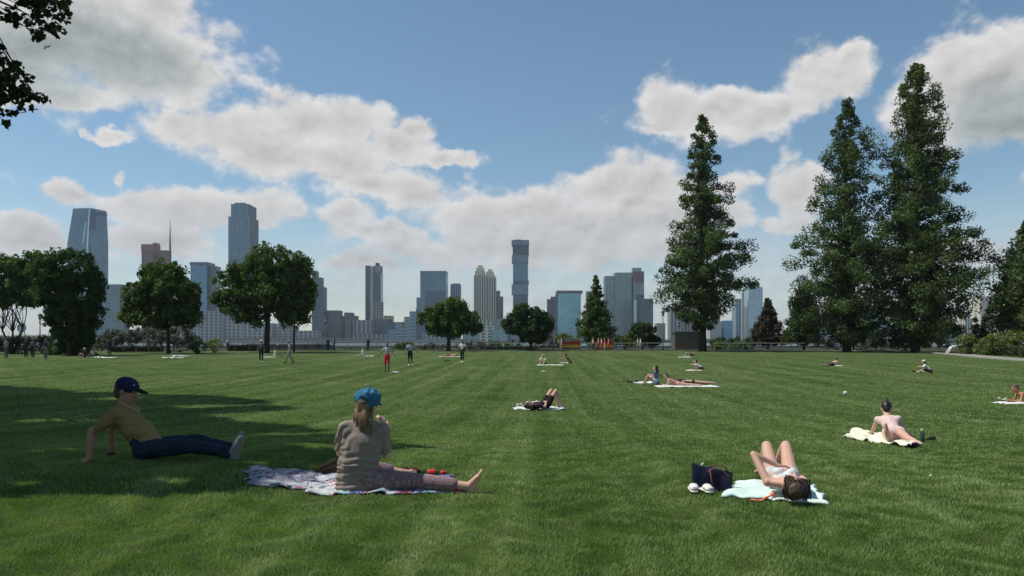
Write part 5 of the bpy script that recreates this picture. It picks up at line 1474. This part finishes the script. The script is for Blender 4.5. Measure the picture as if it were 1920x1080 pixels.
# nails of the bare foot are beyond what shows; blanket under her
blk = pattern_mat('blanket_print', (.52, .55, .54), [((.08, .10, .24), 'blot', 1.7, .53), ((.52, .10, .12), 'blot', 2.9, .60), ((.22, .50, .52), 'blot', 2.3, .61), ((.30, .30, .40), 'line', 2.2, .90)], (3, 2))
cloth_on_grass('picnic_blanket', 'crumpled blanket in white, red, blue and mint print under the seated woman', 'blanket',
    [gxy(575, 929), gxy(868, 925), gxy(848, 893), gxy(590, 893)], blk, 3, .030, .03, rag=.035)
blk2 = pattern_mat('blanket_grey', (.24, .26, .31), [((.07, .08, .13), 'line', 1.3, .78), ((.40, .40, .42), 'blot', 3.1, .54), ((.34, .17, .21), 'blot', 5.0, .62), ((.38, .40, .40), 'stripe', 9.0, .88)], (3, 2))
cloth_on_grass('sarong', 'rumpled grey-blue printed cloth with a pinkish pattern left of the seated woman', 'cloth',
    [gxy(468, 912), gxy(640, 921), gxy(640, 888), gxy(462, 884)], blk2, 8, .045, .03, fold=4, rag=.06)
# brown woven bag
bp = G(612, 893); t_ = thing('shoulder_bag', 'brown slouching bag lying behind the hip of the seated woman', 'bag', bp, .2)
def lump(seed, amp=.02, f=9):
    def g_(co, nn):
        out = co.copy()
        for i in range(len(co)): out[i] = co[i] + nn[i] * amp * mnoise.noise(Vector(co[i]) * f + Vector((seed, 0, 0)))
        return out
    return g_
B = Body(); B.cap((-.15, 0, .035), .035, (.14, .0, .07), .065); B.cap((-.05, .02, .06), .05, (.12, .03, .15), .035); B.build('pouch', mat('leather_brown', (.10, .065, .03), .6, .3, var=.35, vscale=18, bump=.4, bscale=40), t_, .01, 2, lump(2, .03))
mb = MB(); mb.tube([(-.12, -.04, .06), (-.02, -.05, .14), (.08, -.045, .19), (.14, 0, .12)], .008, 6); mb.tube([(-.10, -.05, .04), (.03, -.06, .10), (.13, -.05, .13)], .007, 6); mb.build('handle', mat('leather_tan', (.25, .16, .06), .6, .3), t_, True)
# white thing by the hip, red and black sandals
o = thing('folded_napkin', 'small white folded cloth beside the right hip of the seated woman', 'cloth', G(733, 905)); B = Body(ICO1); B.cap((-.04, 0, .05), .018, (.06, .0, .035), .012); B.cap((-.05, 0, .09), .014, (.0, 0, .05), .02); B.build('fold', mat('cloth_white', (.62, .63, .6), .85, .1), o, .008, 1, lump(4, .02, 20))
for (x, y, rz, lab) in ((768, 891, .5, 'red and black sandal farther from the bare foot'), (820, 896, .1, 'red and black sandal behind the shin of the seated woman')):
    t_ = thing('sandal', lab, 'sandal', G(x, y + 2) + V3(0, 0, .03), rz, 'red and black sandals')
    B = Body(ICO1); B.cap((-.10, 0, .015), .035, (.11, .005, .015), .042, V3(0, 1, 0), V3(0, 0, 1), 1, .45); B.build('sole', mat('rubber_black', (.015, .015, .016), .7, .2), t_, .008, 1)
    B = Body(ICO1); B.cap((-.09, 0, .05), .03, (-.03, 0, .055), .03, V3(0, 1, 0), V3(0, 0, 1), 1.2, .8); B.cap((.05, 0, .04), .03, (.08, 0, .035), .025, V3(0, 1, 0), V3(0, 0, 1), 1.3, .8); B.build('strap', mat('strap_red', (.55, .02, .03), .5, .3), t_, .008, 1)

# ================= the lying woman at the right
lp = Vector((2.60, 7.2, 0)); lp.z = float(gz(lp.x, lp.y)) + .045
def rel(x, y, z): return V3(x - 2.60, y - 7.2, z)
k = .94
J = joints(rel(2.60, 7.20, .11), (-.27, -1, .02), (0, .02, 1),
    [(rel(2.575, 7.55, .35), rel(2.64, 7.86, .07), rel(2.63, 7.99, .04)), (rel(2.775, 7.57, .35), rel(2.77, 7.86, .07), rel(2.78, 7.99, .04))],
    [(rel(2.27, 7.02, .345), rel(2.485, 7.00, .245), rel(2.60, 7.02, .23)), (rel(2.74, 6.98, .10), rel(2.78, 7.2, .10), rel(2.76, 7.3, .10))],
    neckdir=(.02, -1, .05), face=(.25, .05, 1), k=k)
# her left/right: index 0 must be the side nearer the image left
if J['sh'][0].x > J['sh'][1].x:
    J['sh'].reverse(); J['hip'].reverse()
lw = person('sunbather on her back with both knees raised and one forearm across her body', lp, 0, J, SKIN_P,
    [('bikini_top', cloth('white_top', (.62, .64, .66))), ('bikini_bottom', cloth('white_bottom', (.5, .5, .52)))], 'brown', 'short', k, .0085, fem=True, toes=True, palm=((0, 0, -1), (0, 0, -1)), curl=.4)
mb = MB(); random.seed(5)
h, F_, U = J['head'], J['face'], J['nd']; S = F_.cross(U)
B = Body(); B.ell(h + U * .05, .092, .06, .075, S, F_, U); B.ell(h + U * .03 - F_ * .05, .10, .05, .09, S, F_, U); B.build('hair_spread', HAIR['brown'], lw, .01, 2, lambda co, nn: np.array([co[i] + nn[i] * .010 * mnoise.noise(Vector((co[i][0] * 60, co[i][1] * 12, co[i][2] * 60))) for i in range(len(co))]))
for i in range(110):   # hair spread round her head on the towel
    a = random.uniform(-1.5, 1.5); p0 = h + U * .05 + S * .06 * math.sin(a) + F_ * random.uniform(-.03, .085)
    d = (U * math.cos(a) * .9 + S * math.sin(a)).normalized(); ln = random.uniform(.03, .075)
    p1 = p0 + d * .05 + F_ * .01; p2 = p0 + d * ln; p2.z = random.uniform(.01, .05)
    mb.tube([p0, p1, p2], [.007, .006, .002], 4)
mb.build('hair_strands', HAIR['brown'], lw, True)
mint = pattern_mat('towel_mint', (.56, .70, .66), [((.64, .74, .72), 'blot', 1.6, .5), ((.36, .50, .48), 'stripe', 30.0, .96)], (2, 2))
cloth_on_grass('beach_towel', 'pale mint towel under the sunbather with raised knees', 'towel', [gxy(1352, 933), gxy(1552, 948), gxy(1528, 912), gxy(1386, 905)], mint, 12, .022, .03, rag=.03, fold=4)
ob = mat('cloth_orange', (.75, .22, .12), .8, .1)
t_ = thing('orange_strap', 'coral-orange folded strap of cloth at the near edge of the mint towel', 'cloth', G(1438, 942)); B = Body(ICO1); B.cap((-.13, .02, .02), .016, (-.05, 0, .02), .018); B.cap((-.05, 0, .02), .014, (.07, .05, .06), .012); B.cap((.05, .06, .06), .018, (.10, .10, .06), .02); B.build('fold', ob, t_, .008, 1, lump(9, .015, 14))
# navy tote bag
tb = G(1336, 921); t_ = thing('tote_bag', 'navy tote bag with brown handles standing left of the mint towel', 'bag', tb, -.12)
NAVY = mat('canvas_navy', (.012, .014, .036), .8, .2, var=.3, vscale=9, bump=.3, bscale=120)
B = Body(); B.items.append([V3(x, y, z) for x, y, z in ((-.185, -.07, 0), (.155, -.07, 0), (.155, .07, 0), (-.185, .07, 0), (-.195, -.01, .265), (-.195, .02, .265), (.0, -.03, .225), (.0, .03, .225))])
B.items.append([V3(x, y, z) for x, y, z in ((-.05, -.07, 0), (.155, -.07, 0), (.155, .07, 0), (-.05, .07, 0), (-.05, -.03, .235), (-.05, .02, .235), (.20, -.03, .20), (.20, .03, .19))])
B.build('sack', NAVY, t_, .009, 2, lump(1, .022, 8))
mb = MB(); mb.tube([(-.06, -.05, .20), (.0, -.075, .235), (.08, -.08, .215), (.15, -.05, .16)], .007, 6); mb.tube([(-.06, .03, .22), (.02, .03, .255), (.12, .03, .235), (.16, .03, .17)], .007, 6); mb.tube([(-.035, -.062, .22), (-.02, -.085, .12), (.0, -.078, .02)], .006, 6)
mb.build('handle', mat('leather_red_brown', (.15, .075, .055), .55, .3), t_, True)
t_ = thing('card', 'small white tag poking out of the top of the navy tote bag', 'tag', G(1317, 921) + V3(0, .02, .25)); B = Body(ICO1); B.cap((0, 0, .0), .012, (.01, 0, .015), .012); B.build('slip', mat('paper_white', (.6, .62, .55), .8, .1), t_, .005, 1)
# white sliders
for (x, y, rz, lab) in ((1300, 924, 1.45, 'white slip-on sandal, the left one before the navy tote bag'), (1324, 925, 1.7, 'white slip-on sandal, the right one before the navy tote bag')):
    t_ = thing('slip_on_sandal', lab, 'sandal', G(x, y) + V3(0, .0, .02), rz, 'white slip-on sandals')
    W_ = mat('rubber_white', (.68, .67, .60), .6, .3)
    B = Body(); B.cap((-.11, 0, .012), .036, (.10, .0, .012), .044, V3(0, 1, 0), V3(0, 0, 1), 1.1, .35); B.build('sole', W_, t_, .007, 1)
    B = Body(); B.cap((-.09, 0, .035), .036, (-.02, 0, .045), .042, V3(0, 1, 0), V3(0, 0, 1), 1.15, .8); B.build('strap', mat('strap_white', (.66, .65, .63), .6, .3), t_, .007, 1)
    mb = MB(); mb.box((-.142, -.024, .052), (-.136, .024, .058)); mb.box((-.142, -.024, .036), (-.136, .024, .042)); mb.build('print', mat('print_grey', (.3, .3, .3), .8, .1), t_)

# ================= the woman on the cream towel, right
pw = G(1676, 829); pw.z += .03
k = .95
J = joints((0, 0, .12), (-.20, .86, .42), (0, .4, -1),
    [((-.06, -.40, .08), (-.10, -.64, .22), (-.11, -.66, .33)), ((.20, -.38, .08), (.30, -.66, .07), (.33, -.76, .05))],
    [((-.30, .42, .12), (-.33, .50, .05), (-.33, .58, .03)), ((.16, .42, .12), (.22, .46, .05), (.25, .54, .03))],
    neckdir=(-.05, .6, .8), face=(0, 1, -.1), k=k)
if J['sh'][0].x > J['sh'][1].x: J['sh'].reverse(); J['hip'].reverse()
person('woman with a dark top bun propped on her arms on a cream towel, back turned', pw, R(-27), J, SKIN_P,
    [('swimsuit', cloth('blush', (.62, .46, .44)))], 'black', 'bun', k, .012, fem=True)
cream = pattern_mat('towel_cream', (.66, .66, .52), [((.72, .72, .62), 'blot', 1.6, .5)], (2, 2))
cloth_on_grass('beach_towel', 'long cream towel with a rumpled raised left end', 'towel', [gxy(1582, 822), gxy(1712, 842), gxy(1728, 832), gxy(1600, 812)], cream, 22, .09, .03, fold=3, rag=.03)
bt = G(1729, 831); t_ = thing('water_bottle', 'dark green bottle with a pale cap standing right of the cream towel', 'bottle', bt)
mb = MB(); mb.tube([(0,0,0),(0,0,.01),(0,0,.13),(0,0,.17),(0,0,.19)], [.03,.036,.036,.02,.016], 14); mb.build('flask', mat('bottle_green', (.03, .06, .055), .3, .5), t_, True)
mb = MB(); mb.tube([(0,0,.188),(0,0,.225)], [.02,.02], 12); mb.build('lid', mat('lid_pale', (.45, .5, .45), .5, .3), t_, True)
t_ = thing('sunglasses_case', 'small dark case lying right of the green bottle', 'case', G(1746, 828)); B = Body(ICO1); B.cap((-.05, 0, .05), .028, (.05, 0, .06), .03); B.build('shell', IRON, t_, .01, 1)
t_ = thing('sandal', 'dark sandal at the near edge of the cream towel', 'sandal', G(1712, 841)); B = Body(ICO1); B.cap((-.06, 0, .06), .03, (.06, 0, .05), .036); B.build('sole', mat('rubber_black', (.015, .015, .016), .7, .2), t_, .01, 1, lump(3, .03, 16))

# ================= mid-distance sunbathers
WH = mat('towel_white', (.60, .62, .58), .9, .1, var=.08, vscale=10); WH2 = mat('towel_offwhite', (.55, .55, .44), .9, .1, var=.1, vscale=10)
def towel(label, x, y, w_, d_, rz=0.0, m=None, seed=0, amp=.03, name='beach_towel', cat='towel', group=None):
    g_ = G(x, y); c, s = math.cos(rz), math.sin(rz)
    quad = [(g_.x + a * c - b * s, g_.y + a * s + b * c) for a, b in ((-w_/2, -d_/2), (w_/2, -d_/2), (w_/2, d_/2), (-w_/2, d_/2))]
    return cloth_on_grass(name, label, cat, quad, m or WH, seed, amp, .03, n=18, group=group)
def bits(name, label, cat, x, y, size, m, seed=0, lift=.02):
    t_ = thing(name, label, cat, G(x, y)); random.seed(seed); B = Body(ICO1)
    for _ in range(4):
        a = V3(random.uniform(-.5, .5) * size, random.uniform(-.3, .3) * size, lift + .03); B.cap(a, .05, a + V3(random.uniform(-.4, .4) * size, 0, random.uniform(0, .08)), .035)
    B.build('fold', m, t_, .02, 1); return t_
# knees-up person at x~1040
g_ = G(1022, 768); person('sunbather in dark shorts lying with knees raised left of the middle of the lawn', g_ + V3(0, 0, .03), R(-48), pose_supine(True, .50), SKIN_P, [('shorts', cloth('black', (.02, .016, .018)), .5), ('shirt', cloth('dark_maroon', (.045, .025, .028)), .5)], 'brown', 'long', voxel=.016)
towel('white towel under the sunbather in dark shorts', 1012, 767, 1.5, .7, .05, WH, 31)
bits('rumpled_clothes', 'white and black heap of clothes at the head end of the dark-clad sunbather', 'clothes', 1001, 767, .5, WH, 5); bits('rumpled_clothes', 'small white heap left of the dark-clad sunbather', 'clothes', 984, 765, .4, WH, 6)
bits('shirt_bundle', 'white bundle beside the waist of the dark-clad sunbather', 'clothes', 1011, 758, .3, WH, 7)
# trio at 1190-1360
g_ = G(1232, 723); person('dark-haired girl in a blue top sitting up beside the lying pair', g_, R(60), pose_sit(.46, .34, .58, (0, .12, 1), False), SKIN_P, [('shirt', cloth('blue', (.12, .14, .25)), .2), ('shorts', cloth('white_short', (.5, .5, .52)), .35)], 'black', 'long', fem=True, voxel=.016)
g_ = G(1272, 724); person('sunbather in a coral top lying propped on elbows beside the girl in blue', g_, R(82), pose_prone(True), SKIN_P, [('swimsuit', cloth('coral', (.55, .27, .23)))], 'brown', 'bun', fem=True, voxel=.018)
g_ = G(1300, 720); person('sunbather stretched out face down, feet to the right, in the group of three', g_, R(80), pose_prone(False), SKIN_P, [('bikini_bottom', cloth('dark_green', (.05, .06, .045))), ('bikini_top', cloth('dark_green', (.05, .06, .045)))], 'brown', 'long', fem=True, voxel=.018)
towel('long white towel under the group of three', 1288, 725, 2.7, .9, .02, WH, 41); towel('mint towel at the left end of the group of three', 1210, 718, 1.0, .8, .1, mint, 42)
for x, lab in ((1180, 'black shoe, leftmost by the mint towel'), (1193, 'black shoe next to the mint towel of the group of three')):
    bits('shoe', lab, 'shoe', x, 718, .18, mat('rubber_black', (.015, .015, .016), .7, .2), x)
# right mid persons
g_ = G(1318, 695); person('person in white crouching forward over a towel, third row right', g_, R(70), pose_sit(.22, .36, .40, (0, 1.1, .7), False), SKIN, [('shirt', WH, .9), ('shorts', cloth('dark_short', (.04, .02, .02)), .5)], 'brown', 'short', voxel=.02)
towel('pale yellow towel in front of the crouching person in white', 1303, 695, 1.1, .6, 0, WH2, 43)
g_ = G(1296, 668); person('sunbather sitting back on the farthest towel near the kiosk', g_, R(-60), pose_sit(.3, .36, .6, (0, -1, .6), True), SKIN_P, [('shirt', cloth('greyish', (.3, .3, .32)), .5), ('shorts', cloth('dark_short', (.04, .02, .02)), .5)], 'brown', 'short', voxel=.024)
towel('white towel of the sunbather near the kiosk', 1284, 670, 1.2, .9, 0, WH, 44)
g_ = G(1560, 686); person('person in a beige top lying propped up alone below the middle redwood', g_, R(-60), pose_prone(True), SKIN_T, [('shirt', cloth('beige', (.38, .31, .20)), .9), ('shorts', cloth('dark_short', (.04, .02, .02)), .9)], 'brown', 'short', voxel=.022)
towel('pale towel behind the propped-up person below the middle redwood', 1572, 686, .6, .7, 0, WH2, 45)
g_ = G(1746, 700); person('person in a white top and dark shorts sitting alone on the right lawn', g_, R(65), pose_sit(.2, .38, .62, (0, .9, .9), False), SKIN, [('shirt', WH, .9), ('shorts', cloth('dark_short', (.04, .02, .02)), .9), ('hat', WH2)], 'black', 'short', voxel=.022)
bits('rumpled_clothes', 'small pale heap left of the lone person on the right lawn', 'clothes', 1728, 699, .5, WH, 9); bits('day_bag', 'small dark bag farthest left of the lone person on the right lawn', 'bag', 1712, 698, .4, mat('bag_dark_green', (.02, .04, .025), .8, .2), 10)
g_ = G(1938, 755); person('tanned person lying propped up, cut by the right edge', g_, R(80), pose_prone(True), mat('skin_sun', (.45, .20, .11), .6, .3, var=.06), [('shorts', cloth('grey_short', (.28, .28, .32)), .6)], 'brown', 'short', voxel=.02)
towel('grey and white towel under the tanned person at the right edge', 1915, 757, 1.4, .7, 0, WH, 46); bits('rumpled_clothes', 'pale green cloth left of the tanned person at the right edge', 'clothes', 1883, 753, .3, WH2, 12)
t_ = thing('ball', 'small white ball lying alone on the right half of the lawn', 'ball', G(1585, 741) + V3(0, 0, .08)); B = Body(); B.ell((0, 0, 0), .075, .075, .075); B.build('shell', WH, t_, .012, 1)
t_ = thing('ball', 'tiny white ball on the grass right of the bottle, below it', 'ball', G(1745, 899) + V3(0, 0, .04)); B = Body(); B.ell((0, 0, 0), .014, .014, .014); B.build('shell', WH, t_, .006, 1)
# left-of-centre far sunbathers
g_ = G(1022, 684); person('pale-shirted person sitting on a cream towel in the middle distance', g_, R(150), pose_sit(.3, .34, .5, (0, .9, 1), False), SKIN_P, [('shirt', WH2, .9), ('shorts', cloth('beige', (.38, .31, .20)), .6)], 'fair', 'short', voxel=.022)
towel('cream towel of the pale-shirted person', 1032, 685, 1.9, .8, 0, WH2, 47)
g_ = G(1070, 681); person('person in dark green sitting right of the pale-shirted person', g_, R(100), pose_sit(.3, .34, .5, (0, 1.0, .8), False), SKIN_T, [('shirt', cloth('dark_olive', (.05, .07, .03)), .5)], 'black', 'short', voxel=.022)
towel('small white towel before the person in dark green', 1058, 681, .6, .8, 0, WH, 48)
t_ = thing('flying_disc', 'white flying disc lying below the cream towel', 'disc', G(1019, 698) + V3(0, 0, .06)); B = Body(); B.ell((0, 0, 0), .17, .17, .025); B.build('rim', WH, t_, .012, 1)
g_ = G(843, 668); person('sunbather lying in the strip of shade behind the rightmost player', g_, R(85), pose_supine(False), SKIN, [('shorts', cloth('rust', (.2, .05, .03)), .6)], 'brown', 'short', voxel=.024)
towel('sandy towel behind the rightmost player', 847, 669, 2.4, .7, 0, WH2, 49)
bits('day_bag', 'dark green bag on the grass left of the rightmost player', 'bag', 837, 678, .4, mat('bag_dark_green', (.02, .04, .025), .8, .2), 20)
bits('rumpled_clothes', 'white heap of clothes by the feet of the player in red', 'clothes', 743, 700, .6, WH, 21)

# players
g_ = G(726, 697); person('shirtless-looking player in bright red shorts with arms out', g_, R(175), pose_stand(arm_l=(0, -.12, .1), arm_r=(0, .12, .1)), SKIN_D, [('shorts', cloth('red', (.62, .03, .03)), 1.0), ('shirt', cloth('light_grey', (.42, .42, .44)), .6)], 'black', 'short', k=1.0, voxel=.018, shoes=mat('shoe_black', (.02, .02, .02), .7, .2))
g_ = G(769, 686); person('player in a white top and black shorts, left hand on hip', g_, R(190), pose_stand(arm_l=(0, -.10, .12), arm_r=(0, .03, 0)), SKIN_D, [('shorts', cloth('black', (.02, .016, .018)), 1.0), ('shirt', cloth('light_pink_grey', (.46, .42, .45)), .6)], 'black', 'short', voxel=.02, shoes=WH)
g_ = G(867, 680); person('player in a white top and dark trousers, rightmost of the players', g_, R(160), pose_stand(step=.15, arm_l=(0, -.10, .0), arm_r=(0, .10, 0)), SKIN_D, [('trousers', cloth('dark_green2', (.02, .035, .02)), 1.5), ('shirt', WH, .6)], 'black', 'short', voxel=.02, shoes=WH)
g_ = G(543, 681); person('player walking with a wide stride in grey, before the benches', g_, R(100), pose_stand(step=.32, arm_l=(0, -.05, 0), arm_r=(0, .05, 0)), SKIN_D, [('shorts', cloth('grey_short', (.28, .28, .32)), 1.0), ('shirt', cloth('mid_grey', (.30, .31, .32)), .6)], 'grey', 'short', voxel=.022, shoes=mat('shoe_black', (.02, .02, .02), .7, .2))
g_ = G(490, 679); person('person in a white cap and dark clothes standing by the wide tree trunk', g_, R(180), pose_stand(), SKIN_D, [('trousers', cloth('dark_brown', (.04, .03, .03)), 1.85), ('shirt', cloth('brown_grey', (.14, .12, .11)), .9), ('hat', WH)], 'black', 'short', voxel=.024, shoes=WH)
g_ = G(515, 669); person('person in white sitting on a towel between the two standing left of the benches', g_, R(-70), pose_sit(.3, .36, .6, (0, .1, 1), False), SKIN_D, [('shirt', WH, .9), ('shorts', WH2, .9)], 'black', 'short', voxel=.024)
towel('white towel of the person in white', 505, 670, 1.3, .7, 0, WH, 50)
g_ = G(681, 667); person('person in white seated with legs out left of the player in red', g_, R(-75), pose_sit(.14, .42, .82, (0, -.1, 1), True), SKIN, [('shirt', WH, .9), ('shorts', WH, .6)], 'fair', 'short', voxel=.024)
towel('white towel left of the player in red', 692, 668, 1.1, .6, 0, WH, 51)
bits('rumpled_clothes', 'tiny white heap left of the seated person in white', 'clothes', 668, 668, .4, WH, 22)
def stand_at(label, x, yb, D, shirt, pants, rz=180, hair='black', skin=SKIN_D, k=1.0, pose=None, extra=(), group=None, sl=.6):
    X = (x - 960) / FPX * D; g_ = Vector((X, D, float(gz(X, D)) if yb is None else P(x, yb, D).z))
    return person(label, g_, R(rz), pose or pose_stand(), skin, [('shirt', shirt, sl), ('trousers', pants, 1.85)] + list(extra), hair, 'short', k, .026, group)
DK = cloth('charcoal', (.03, .03, .035)); DB = cloth('dark_blue', (.02, .03, .09)); GR = cloth('brown_grey', (.14, .12, .11)); PK = cloth('pink', (.60, .20, .22)); PW = cloth('pale_pink', (.62, .52, .52)); RD = cloth('bright_red', (.55, .05, .05))
stand_at('dark figure standing beyond the seated person in white', 690, None, 98, DK, DK)
stand_at('person in dark blue standing at the right end of the benches', 615, None, 99, DB, DB)
stand_at('stroller in olive just right of the person in dark blue', 627, None, 100, cloth('dark_olive', (.05, .07, .03)), DK, 90)
stand_at('person in white on the promenade left of the tree trunk', 427, None, 101, WH, DK)
# group at the left edge, in shade
stand_at('man in a pale shirt, leftmost of the standing group in the shade', 12, 672, 62, cloth('pale_grey_green', (.30, .34, .30)), GR, 90)
stand_at('dark-clad person with pale shoes in the middle of the shaded group', 49, 671, 64, DK, DK, 180)
stand_at('brown-clad person right of the middle of the shaded group', 62, 671, 65, GR, DK, 170)
stand_at('person in a dark blue top raising an arm, rightmost of the shaded group', 86, 674, 61, DB, GR, 160, k=1.03, pose=pose_stand(arm_l=(0, -.05, .62), arm_r=(0, .02, 0)))
g_ = G(158, 671); person('person sitting with one knee up on the left lawn, in a white cap', g_, R(70), pose_sit(.42, .34, .6, (0, -.1, 1), True), SKIN, [('shirt', DK, .6), ('shorts', DK, .6), ('hat', WH)], 'brown', 'short', voxel=.024)
g_ = G(177, 670); person('dark-clad person sitting right of the one in the white cap', g_, R(-40), pose_sit(.3, .34, .5, (0, .1, 1), False), SKIN, [('shirt', GR, .9), ('shorts', DK, .9)], 'brown', 'short', voxel=.024)
towel('white towel before the two sitting on the left lawn', 186, 670.5, 1.1, .7, 0, WH, 52, amp=.08); towel('flat pale towel right of the two sitting on the left lawn', 206, 671, 1.0, .7, 0, WH, 53)
g_ = G(206, 668); person('dark-clad person bending forward beside the flat pale towel', g_, R(60), pose_stand(lean=(0, .5, .9)), SKIN_D, [('shirt', DK, .9), ('trousers', DK, 1.85)], 'grey', 'short', voxel=.024)
g_ = G(335, 670); person('person in white reclining with one foot up near the round-headed tree', g_, R(-80), pose_supine(False), SKIN, [('shirt', WH, .9), ('trousers', WH, 1.85)], 'brown', 'short', voxel=.024)
towel('long thin white towel below the round-headed tree', 325, 671, 1.9, .5, 0, WH, 54, amp=.06)
# people on the path
for i, (x, lab, sh_, pn, rz) in enumerate(((1039, 'stroller in white with pale trousers, leftmost before the left banner', WH, GR, 90), (1047, 'stroller in pale pink in front of the left banner', PW, GR, 100), (1053, 'stroller in beige at the left end of the left banner', PW, cloth('beige', (.38, .31, .20)), 80),
        (1112, 'walker in white, leftmost of the pink-clad group', WH, DK, 90), (1122, 'walker in pink next to the one in white', PK, DK, 95), (1128, 'walker in pale pink in the middle of the group', PW, RD, 90), (1134, 'walker in bright red in the pink-clad group', RD, PW, 85), (1141, 'walker in pink, rightmost of the pink-clad group', PK, RD, 90),
        (1196, 'walker in white left of the lamp post, slightly stooping', WH, GR, 80), (1201, 'walker in pale clothes just behind the stooping walker in white', PW, GR, 100))):
    stand_at(lab, x, None, 99.0 - (i % 3) * .5, sh_, pn, rz, k=.95 if i % 2 else 1.0, group='people strolling on the path', hair='brown', skin=SKIN)
X = (1784 - 960) / FPX * 76; g_ = Vector((X, 76, float(gz(X, 76))))
person('person in white bending over to stretch on the right-hand path', g_, R(-75), pose_bend(), SKIN, [('shirt', WH, .9), ('trousers', PW, 1.85)], 'grey', 'short', voxel=.022)
X = (1662 - 960) / FPX * 103
t_ = thing('white_sign', 'small white sign panel on the fence below the redwoods', 'sign', P(1604, 651, 103.5)); mb = MB(); mb.box((-.5, 0, -.28), (.5, .04, .28)); mb.build('panel', WH, t_)

# ------------------------------------------------------------------ GRASS
def in_poly_np(px_, py_, poly):
    c = np.zeros(len(px_), bool); n = len(poly)
    for i in range(n):
        x1, y1 = poly[i]; x2, y2 = poly[i - 1]
        if abs(y1 - y2) < 1e-9: continue
        c ^= ((y1 > py_) != (y2 > py_)) & (px_ < (x2 - x1) * (py_ - y1) / (y2 - y1) + x1)
    return c
def blades(name, y0, y1, dens, h, wd, margin=.6, maxn=400000, fade=0):
    half0 = 960 / FPX
    n = int(min(maxn, dens * (y1 - y0) * ((y0 + y1) * half0 + 2 * margin)))
    Y = np.sqrt(RNG.uniform(y0 ** 2, y1 ** 2, n)); X = RNG.uniform(-1, 1, n) * (Y * half0 + margin)
    keep = np.ones(n, bool)
    for q in EXCL: keep &= ~in_poly_np(X, Y, q)
    if fade: keep &= RNG.random(n) < (1 - sstep(y0 + (y1 - y0) * .3, y1, Y))
    X, Y = X[keep], Y[keep]; n = len(X); Z = gz(X, Y)
    # clumps lean together
    a = RNG.uniform(0, 2 * math.pi, n)
    cell = np.sin(X * 7.1 + 1.3 * np.sin(Y * 5.3)) + np.sin(Y * 8.7 + 1.7 * np.sin(X * 6.1))
    cell2 = np.sin(X * 2.3 + Y * 1.1) + np.sin(Y * 3.1 - X * 1.7)
    hh = h * RNG.uniform(.55, 1.25, n) * (1 + .18 * cell + .08 * cell2)
    lean = hh * RNG.uniform(.15, .9, n); la = cell * 1.6 + RNG.normal(0, 1.0, n)
    w_ = wd * RNG.uniform(.7, 1.3, n)
    dx, dy = np.cos(a) * w_ / 2, np.sin(a) * w_ / 2; lx, ly = np.cos(la) * lean, np.sin(la) * lean
    p0 = np.stack([X - dx, Y - dy, Z - .004], -1); p1 = np.stack([X + dx, Y + dy, Z - .004], -1)
    p2 = np.stack([X + dx * .7 + lx * .4, Y + dy * .7 + ly * .4, Z + hh * .62], -1); p3 = np.stack([X - dx * .7 + lx * .4, Y - dy * .7 + ly * .4, Z + hh * .62], -1)
    p4 = np.stack([X + lx, Y + ly, Z + hh], -1)
    # quad + tip as two faces -> use tris
    V = np.stack([p0, p1, p2, p3, p4], 1).reshape(-1, 3); b = np.arange(n)[:, None] * 5
    Fc = np.concatenate([b + [0, 1, 2], b + [0, 2, 3], b + [3, 2, 4]], 1).reshape(-1, 3)
    o = link(name, np_mesh(name, V, Fc, 3), BLADE); tag(o, kind='stuff'); return o
blades('grass', 3.9, 6.6, 10500, .027, .0046)
blades('grass', 6.6, 10.5, 3900, .027, .0068)
blades('grass', 10.5, 17, 1000, .026, .011)
blades('grass', 17, 32, 240, .030, .022)
blades('grass', 32, 75, 40, .03, .045, fade=1)

# ------------------------------------------------------------------ HAZE
HAZE = True
if HAZE:
    mb = MB(); mb.box((-2400, -40, -8), (2400, 2200, 330)); hz = mb.build('haze', None); hz['kind'] = 'stuff'
    m = bpy.data.materials.new('haze_air'); m.use_nodes = True; t = NT(m.node_tree); t.n.clear()
    pv = t.node('ShaderNodeVolumePrincipled'); pv.inputs['Density'].default_value = 0.00009; pv.inputs['Color'].default_value = (.80, .88, 1.0, 1); pv.inputs['Anisotropy'].default_value = .2
    out = t.node('ShaderNodeOutputMaterial'); t.l.new(pv.outputs[0], out.inputs['Volume']); hz.data.materials.append(m)
